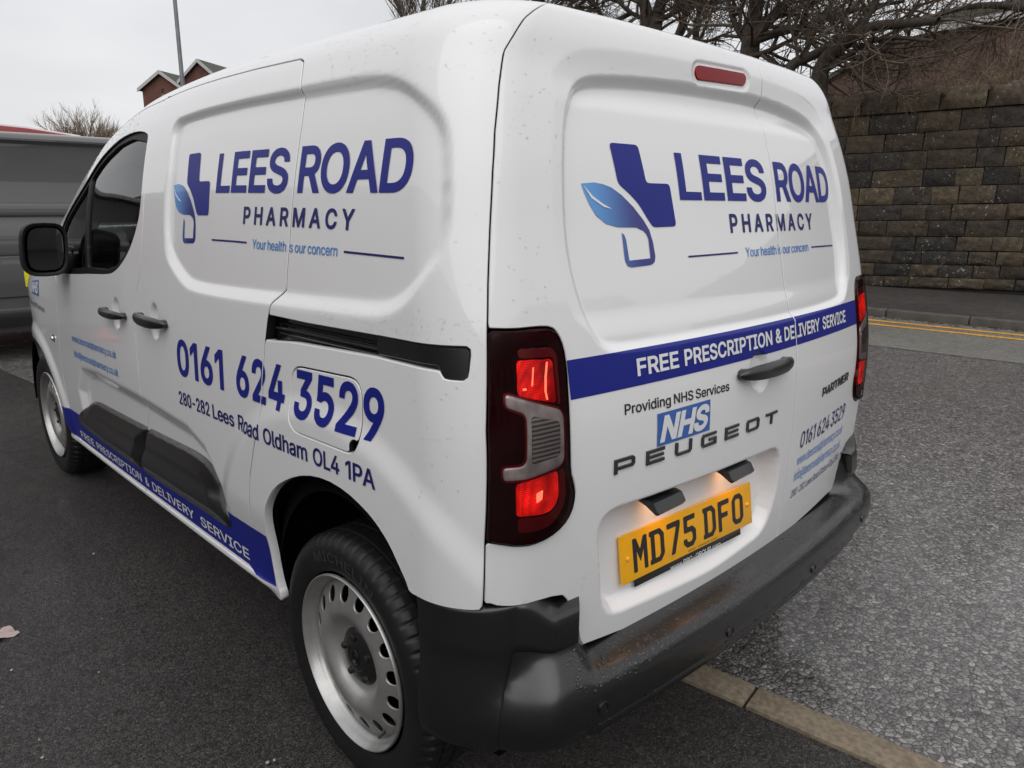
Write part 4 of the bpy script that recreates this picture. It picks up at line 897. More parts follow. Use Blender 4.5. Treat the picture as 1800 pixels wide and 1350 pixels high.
# tail lamps
def mir(P): return [(-x,y) for x,y in P][::-1]
TL=dict(
 lit=[(-.792,1.128),(-.712,1.122),(-.713,1.041),(-.742,1.050),(-.798,1.066)],
 dim=[(-.788,1.148),(-.710,1.143),(-.699,1.130),(-.703,1.036),(-.7105,1.040),(-.7095,1.125),(-.790,1.131)],
 lit2=[(-.814,.906),(-.774,.908),(-.7185,.914),(-.716,.864),(-.721,.848),(-.735,.837),(-.752,.835),(-.814,.843)],
 dim2=[(-.7145,.915),(-.702,.915),(-.697,.863),(-.705,.834),(-.728,.808),(-.761,.803),(-.810,.809),(-.812,.839),(-.750,.831),(-.730,.834),(-.7155,.847)],
 clr=[(-.824,1.072),(-.793,1.061),(-.707,1.029),(-.700,1.017),(-.703,.932),(-.714,.921),(-.75,.916),(-.794,.912),(-.839,.914),(-.840,.939),(-.801,.938),(-.791,.945),(-.785,1.025),(-.791,1.034),(-.824,1.047)],
 clr2=[(-.776,1.028),(-.710,1.008),(-.713,.942),(-.782,.938)])
for sgn in (-1,1):
    q=(lambda P:P) if sgn<0 else mir
    W=lambda P,gg=.02:(min(x for x,y in P)-gg,max(x for x,y in P)+gg,min(y for x,y in P)-gg,max(y for x,y in P)+gg)
    LP=q(LAMP)
    lamp=pan('tail_lamp',inter(inpoly(LP,.003),lambda s,h:np.abs(s)-seam_s(h)+.004),MR(.002,relief=False),W(LP),.005,M['lampdark'],van,rim=.02)
    lamp['label']='left tail lamp, lit' if sgn<0 else 'right tail lamp, seen edge-on'
    def lens(nm,key,off,mm,inset=.001):
        P=q(TL[key]); P=rpoly(P,.007,2)
        if key=='clr':
            mpf=lambda s,h,d:MR(off,relief=False)(s,h,d+.0015*ss(-sdf(s,h,P)/.004))
        else: mpf=MR(off,relief=False)
        return pan(nm,inpoly(P,inset),mpf,W(P),.004,mm,lamp,rim=off)
    Pe=rpoly(q(TL['clr']),.008,2); pan('lens_outline',inpoly(Pe,-.0032),MR(.0028,relief=False),W(Pe),.004,M['lampdim'],lamp,rim=.002)
    lens('brake_lens','lit',.0035,M['lampon']); lens('reflector','dim',.003,M['lampdim']); lens('side_light_lens','lit2',.0035,M['lampon'])
    pan('lens_cover',inter(inpoly(LP,.006),lambda s,h:np.abs(s)-seam_s(h)+.007),MR(.0085,relief=False),W(LP),.008,M['lampcover'],lamp,rim=.008)
    if sgn<0:
        for P in ([(-.728,1.118),(-.724,1.119),(-.731,1.090),(-.7345,1.065),(-.7325,1.050),(-.7365,1.052),(-.7385,1.068),(-.735,1.092)],[(-.787,1.078),(-.779,1.078),(-.779,1.074),(-.787,1.074)],[(-.760,1.112),(-.757,1.113),(-.764,1.080),(-.767,1.080)],[(-.770,.880),(-.755,.884),(-.757,.866),(-.770,.862)]):
            pan('filament_glow',inpoly(rpoly(P,.0015,2)),MR(.0042,relief=False),W(P,.004),.0012,M['hot'],lamp,rim=.0006,rin=.0002)
    lens('reflector','dim2',.003,M['lampdim']); lens('clear_housing','clr',.0035,M['lampclr']); lens('reversing_lens','clr2',.0058,M['lampclr2'])
CH=lambda s,h:np.hypot(np.maximum(np.abs(s+.013)-.098,0),h-1.727-.045*s)-.0165
chm=pan('high_brake_light',CH,MR(.0035),(-.16,.13,1.69,1.76),.004,M['chm'],rdl,rim=.01)
# rear bumper
BK=[(.480,-.06,.600,.000,-.025),(.486,.000,.546,.030,-.004),(.4858,.022,.537,.0315,-.004),(.4835,.052,.524,.042,-.003),(.4805,.071,.506,.060,-.001),(.4745,.0815,.490,.075,.002),(.463,.0885,.470,.087,.004),(.445,.0915,.44,.0925,.005),(.41,.0935,.412,.093,.006),(.388,.091,.392,.091,.004),(.372,.079,.376,.086,.001),(.366,.070,.364,.080,.0),(.361,.0745,.354,.072,-.003),(.343,.0735,.346,.060,-.008),(.335,.060,.339,.035,-.022),(.329,-.10,.333,-.06,-.08)]
def YE(z): return .322+.086*float(ss((z-.40)/.25))
def planpt(q, w, yr, sgn, zz=.65):
    Rr,xt,th,cx,cy=plan(w,yr,0); Rr=float(Rr); xt=float(xt); th=float(th); cx=float(cx); cy=float(cy); arc=Rr*(math.pi/2-th)
    Q=xt+arc+(.425-cy); t=q*Q; sd=min(max((t-xt)/arc,0),1)
    if t<xt: p=(t,yr+KB*t*t)
    elif t<xt+arc: al=th+(t-xt)/Rr; p=(cx+Rr*math.sin(al),cy-Rr*math.cos(al))
    else: p=(w,cy+(t-xt-arc)*max(.02,(YE(zz)-cy)/(.425-cy)))
    return sgn*p[0],p[1],sd
bq=MB(); NB=150
TQ=1.125
def RBL(q,z=.45):
    w=float(ss((.515-z)/.10)); return 1-.97*float(ss((q*TQ-.760+.02*w)/(.115+.13*w)))
def bfn(i,j):
    u=-1+2*i/NB; sgn=-1 if u<0 else 1
    zm,om,zb,ob,os=BK[j]
    x0=abs(u)*TQ; ob=ob*RBL(abs(u),zb); b=float(ss((x0-.66)/.065))
    o=om*(1-b)+ob*b; z=zm*(1-b)+zb*b
    x,y,sd=planpt(abs(u),.914+os*b,.178-o,sgn,z)
    return (x,y,z)
bq.grid(bfn,NB+1,len(BK))
bump=bq.build('rear_bumper',M['plastic'],van,sharp=None,fixn=True)
BB=[(.336,.030,-.022),(.343,.056,-.008),(.352,.070,-.003),(.365,.081,.001),(.378,.087,.003),(.392,.091,.005),(.41,.093,.006),(.435,.092,.005),(.46,.087,.004),(.488,.074,.002),(.506,.058,-.001),(.524,.040,-.003),(.535,.033,-.003),(.540,.031,-.003),(.546,.034,-.001),(.556,.0355,.000),(.598,.0345,.000),(.610,.033,-.001),(.616,.029,-.003),(.6195,.022,-.008),(.6255,-.02,-.03),(.630,-.06,-.06)]
ZB0=np.array([r[0] for r in BB])
for sgn in (-1,1):
    cb=MB(); n=110; q0=.708/TQ; nr=len(BB)
    def cfn(i,j):
        q=q0+(1-q0)*i/(n-1); lo=.541-.204*float(ss((q*TQ-.872)/.040)); z=BB[j][0]; zz=max(z,lo)
        ob=float(np.interp(zz,ZB0,[r[1] for r in BB])); os=float(np.interp(zz,ZB0,[r[2] for r in BB]))
        if j>=nr-6: ob,os=BB[j][1],BB[j][2]; zz=z
        ob=ob*(RBL(q,zz) if zz<.53 else 1-.94*min(1,max(0,(q*TQ-.772)/.095)) )
        edge=0. if zz>lo+.0015 else -.003
        pr=.003*(1 if zz<.55 else max(0,1-(zz-.55)/.03)); x,y,sd=planpt(q,.914+os+pr+edge,.178-ob-pr-edge,sgn,zz)
        return (x,y,zz+.034*float(ss((q*TQ-.77)/.085))*float(ss((zz-.50)/.10)))
    def cfn2(i,j):
        if i>0: return cfn(i-1,j)
        x,y,z=cfn(0,j); return (x,y+.09,z)
    cb.grid(cfn2,n+1,nr)
    o=cb.build('bumper_corner',M['plastic'],van,sharp=60,fixn=True)
    # parking sensors
for u,z in ((-.585,.418),(-.20,.412),(.20,.412),(.585,.418)):
    x,y,_=planpt(abs(u),.914,.178-.0938,-1 if u<0 else 1); x2,y2,_=planpt(abs(u)+.01,.914,.178-.0938,-1 if u<0 else 1)
    t=Vector((x2-x,y2-y,0)).normalized(); nrm=Vector((t.y,-t.x,0)); nrm=nrm if nrm.y<0 else -nrm
    sm=MB(); sm.lathe([(.0001,.0015),(.0095,.0015),(.010,.0005),(.0115,.0004),(.0118,.003),(.0135,.003),(.014,-.002)],24,lambda r,tt,q:tuple(Vector((x,y,z))+nrm*tt+t*(r*math.cos(q))+Vector((0,0,r*math.sin(q)))))
    sm.build('parking_sensor',M['plastic'],bump,fixn=True,sharp=30)
# number plate, its carrier and the two lamps over it
pl_c=Vector((-.2285,.2133,.6355)); ex=Vector((math.cos(.063),-math.sin(.063),0)); ez=Vector((0,math.sin(.1616),math.cos(.1616))); ez=(ez-ex*ez.dot(ex)).normalized(); en=ex.cross(ez); 
PR_=Matrix((ex,-en,ez)).transposed()
pm=MB().box(pl_c,(.52,.006,.111),PR_,bev=.0025); plate=pm.build('number_plate',M['yellow'],rdl,sharp=40)
MB().box(pl_c-ez*.040-en*.0052+ex*.0,(.425,.004,.072),PR_,bev=.0015).build('plate_carrier',M['shiny'],rdl)
for sx in (-1,1):
    c=pl_c+ex*(sx*.238)+en*.003; s2=MB(); s2.lathe([(.0001,.005),(.003,.005),(.0045,.004),(.006,.002),(.0065,0)],14,lambda r,t,q:tuple(c+en*t+ex*(r*math.cos(q))+ez*(r*math.sin(q)))); s2.build('plate_screw',M['yellow'],rdl,fixn=True)
for s0 in (-.388,-.098):
    hm=MB(); P0=MR(relief=False)(np.array([s0]),np.array([.772]),0)[0]; c=Vector(P0)
    prf=[(.012,.010),(-.004,.006),(-.017,-.014),(-.011,-.022),(.02,-.006),(.05,.002)]   # (y out, z)
    V=[];F=[]
    for i,xx in enumerate((-.056,-.050,.046,.052)):
        sc=.86 if i in(0,3) else 1
        for yy,zz in prf: V.append((c.x+xx+ (-.0 if i<2 else .0),c.y+yy*sc,c.z+zz*sc-.002))
    k=len(prf)
    for i in range(3):
        for j in range(k): F.append((i*k+j,i*k+(j+1)%k,(i+1)*k+(j+1)%k,(i+1)*k+j))
    F+=[tuple(range(k)),tuple(3*k+j for j in range(k-1,-1,-1))]
    hm.add(V,F); o=hm.build('plate_lamp',M['plastic'],rdl,sharp=30,fixn=True)
    ld=bpy.data.lights.new('plate_lamp_light','AREA'); ld.energy=.035; ld.size=.05; ld.color=(1,.52,.25)
    lo=bpy.data.objects.new('plate_lamp_light',ld); COL.objects.link(lo); lo.location=(c.x+.02,c.y+.012,c.z-.022); lo.rotation_euler=(math.radians(22),0,0)
    lo.parent=rdl; lo.matrix_parent_inverse=Matrix(); lo.location=lo.location-van.location
# wheels and arch liners
def wheel(xc, yc, zc, sg, detail=True):
    """sg=-1: outer face looks to -x"""
    wv=MB()
    prf=[(.222,.010),(.226,.004),(.235,.001),(.250,-.003),(.268,-.005),(.284,-.004),(.295,.002),(.303,.008),(.309,.015),(.3135,.024),(.3150,.028),(.3155,.046),(.3115,.0475),(.3115,.0525),(.3165,.054),(.3175,.084),(.3125,.0855),(.3125,.0935),(.3178,.095),(.3178,.124),(.3128,.1255),(.3128,.1335),(.3175,.135),(.3165,.162),(.3115,.1635),(.3115,.1685),(.3150,.170),(.312,.190),(.303,.202),(.28,.212),(.25,.212),(.222,.200)]
    n=480 if detail else 240
    V=[];F=[];m=len(prf)
    for k in range(n):
        q=2*math.pi*k/n
        for j,(r,t) in enumerate(prf):
            g=0
            if detail and ((7<=j<=10) or (22<=j<=26)): g=.0055 if k%8 in(0,1) else 0
            if detail and j in(8,9): g=.0055 if k%8 in(0,1) else 0
            if detail and j in (14,15,18,19): g=.004 if (k+4)%8==0 else 0
            rr=r-g; V.append((xc-sg*0+ -sg*t if False else xc+(-sg)*t*1.0, yc+rr*math.cos(q), zc+rr*math.sin(q)))
    for k in range(n):
        for j in range(m-1): F.append((k*m+j,((k+1)%n)*m+j,((k+1)%n)*m+j+1,k*m+j+1))
    wv.add(V,F)
    root=wv.build('wheel',M['rubber'],van,sharp=50,fixn=True)
    # steel rim: barrel + pierced disc
    def X(t): return xc-sg*t
    rimm=MB(); rp=[(.2125,-.001),(.2145,-.0035),(.2165,-.0035),(.2185,-.001),(.2185,.004)][::-1]+[(.2090,.004),(.2065,.008),(.2050,.014),(.2015,.020),(.1975,.024),(.1955,.034),(.190,.120)]
    rimm.lathe(rp,120,lambda r,t,q:(X(t),yc+r*math.cos(q),zc+r*math.sin(q)))
    dp=np.array([(.055,.036),(.074,.036),(.085,.031),(.098,.018),(.110,.009),(.120,.0065),(.133,.0075),(.148,.0115),(.163,.017),(.178,.023),(.190,.029),(.197,.034)])
    nh=16
    def dF(q,r):
        qq=(q/(2*math.pi/nh))%1-.5; ar=qq*(2*math.pi/nh)*r
        hole=np.hypot(ar/.0180,(r-.1655)/.0205)-1
        return np.maximum(np.maximum(r-.1960,.056-r),-hole*.015)
    def dM(q,r,d):
        t=np.interp(r,dp[:,0],dp[:,1])-d
        return np.stack([xc-sg*t,yc+r*np.cos(q),zc+r*np.sin(q)],-1)
    V,Fc=panel(dF,dM,0,2*math.pi,.05,.195,.0035 if detail else .008,rim=.004) if False else panel(lambda u,v:dF(u/.15,v),lambda u,v,d:dM(u/.15,v,d),0,2*math.pi*.15,.052,.199,.004 if detail else .007,rim=.004,rin=.001,flip=(sg>0))
    rimm.add(V,Fc)
    rim=rimm.build('rim',M['steel'],root,sharp=40)
    # dark drum behind
    MB().lathe([(.001,.075),(.184,.075),(.184,.20)],48,lambda r,t,q:(X(t),yc+r*math.cos(q),zc+r*math.sin(q))).build('brake_drum',M['dark'],root,fixn=True)
    hc=MB(); hc.lathe([(.0001,.022),(.020,.022),(.030,.023),(.034,.020),(.048,.023),(.066,.029),(.0725,.035),(.0725,.044)],60,lambda r,t,q:(X(t),yc+r*math.cos(q),zc+r*math.sin(q)))
    for k in range(5):
        q=2*math.pi*(k+.15)/5; a=yc+.054*math.cos(q); b=zc+.054*math.sin(q)
        hc.lathe([(.0001,.017),(.006,.017),(.0085,.019),(.0095,.028)],12,lambda r,t,w:(X(t),a+r*math.cos(w),b+r*math.sin(w)))
    # raised shield outline on the cap
    sh=rpoly([(-.014,.010),(0,.026),(.014,.010),(.014,-.010),(0,-.019),(-.014,-.010)],.006,3); pts=[(X(.0205),yc+u,zc+v) for u,v in sh]; hc.tube(pts+[pts[0]],.0012,5,cap=False)
    sh=rpoly([(-.007,.004),(0,.013),(.007,.004),(.006,-.006),(0,-.011),(-.006,-.004)],.003,3); pts=[(X(.0205),yc+u,zc+v) for u,v in sh]; hc.tube(pts+[pts[0]],.0011,5,cap=False)
    hc.build('hub_cap',M['plastic'],root,sharp=35,fixn=True)
    vq=math.radians(-128); MB().tube([(X(.030),yc+.166*math.cos(vq),zc+.168*math.sin(vq)),(X(.020),yc+.186*math.cos(vq)*1.0,zc+.180*math.sin(vq)),(X(.004),yc+.190*math.cos(vq),zc+.186*math.sin(vq))],[.004,.0045,.0038],8).build('tyre_valve',M['plastic'],root)
    return root
w1=wheel(-.884,.726,.318,-1); w2=wheel(-.884,3.511,.318,-1)
w3=wheel(.884,.726,.318,1,False); w4=wheel(.884,3.511,.318,1,False)
for xc,yc in ((-.72,.72),(-.72,3.51),(.72,.72),(.72,3.51)):
    sg=-1 if xc<0 else 1
    lm=MB(); nseg=36
    def lf(i,j):
        q=math.pi*(.0+1.0*i/(nseg-1)); x=[.93,.88,.60,.60][j] if True else 0
        rr=.46 if j<3 else .01
        rr=[.39,.45,.45,.01][j]; ex_=1.0
        return (sg*([.885,.86,.60,.60][j]),yc+rr*math.cos(q)*.90+(-.005),.33+rr*math.sin(q)*1.08)
    lm.grid(lf,nseg,4); lm.build('arch_liner',M['dark'],van,sharp=None)
# door mirror
mm_=MB(); nU,nV=24,10
def mir_fn(i,j):
    q=2*math.pi*i/nU; t=j/(nV-1)
    ex_=2/3.6; cx_=math.copysign(abs(math.cos(q))**ex_,math.cos(q)); cz_=math.copysign(abs(math.sin(q))**ex_,math.sin(q))
    s_=[.86,.93,.985,1.0,1.0,.98,.93,.82,.58,.05][j]; y=[2.700,2.694,2.694,2.70,2.725,2.755,2.785,2.81,2.828,2.834][j]
    return (-.982+.078*s_*cx_+.008*cz_, y-.035*(-.0)+.10*(cx_*.078*s_)*(-1 if j<5 else 0), 1.193+.104*s_*cz_)
mm_.grid(mir_fn,nU,nV,True)
mirror=mm_.build('door_mirror',M['frame'],fd,sharp=60,fixn=True)
gm=MB(); V=[]
for i in range(nU):
    q=2*math.pi*i/nU; ex_=2/3.6; cx_=math.copysign(abs(math.cos(q))**ex_,math.cos(q)); cz_=math.copysign(abs(math.sin(q))**ex_,math.sin(q))
    V.append((-.980+.060*cx_+.007*cz_,2.700-.10*.060*cx_,1.195+.082*cz_))
gm.add(V,[tuple(range(nU-1,-1,-1))]); M['mirror']=mat('mirror_glass',(.13,.135,.14),.03,metal=1)
gm.build('mirror_glass',M['mirror'],mirror,smooth=False)
am=MB(); am.box((-.885,2.765,1.135),(.11,.06,.085),None,.012); am.box((-.868,2.80,1.15),(.03,.16,.10),None,.010); am.build('mirror_arm',M['plastic'],mirror)
# cab interior seen through the door glass
dm=MB()
prf=[(2.62,.72),(2.60,.92),(2.66,1.03),(2.80,1.075),(3.05,1.085),(3.28,1.08)]
dm.grid(lambda i,j:(-.80+1.6*i/8,prf[j][0],prf[j][1]+(.05*math.exp(-((i-6)/1.1)**2) if 1<j<5 else 0)),9,6); dm.box((0,2.70,.80),(1.5,.10,.5),None,.03)
dm.build('dashboard',M['trim'],van,sharp=None,fixn=True)
sw=MB(); c=Vector((.37,2.42,1.00)); ax=Vector((0,-.86,.5)).normalized(); e1=Vector((1,0,0)); e2=ax.cross(e1)
pts=[c+(e1*math.cos(q)+e2*math.sin(q))*.185 for q in np.linspace(0,2*math.pi,33)]; sw.tube(pts,.015,8,cap=False)
sw.tube([c+e1*.18,c-e1*.18],.014,6); sw.tube([c,c-e2*.18],.014,6); sw.tube([c+ax*.01,c-ax*.10],[.05,.04],12); sw.build('steering_wheel',M['trim'],van,fixn=True)
for x in (-.38,.38):
    st=MB(); st.box((x,2.02,.66),(.48,.50,.16),None,.05); st.box((x,1.84,.98),(.46,.12,.58),Matrix.Rotation(-.2,3,'X'),.05); st.build('seat',M['seat'],van)
MB().box((0,2.4,.36),(1.6,1.6,.05)).box((-.80,2.45,.80),(.03,.95,.40),None,.01).box((.80,2.45,.80),(.03,.95,.40),None,.01).build('cab_floor',M['trim'],van)

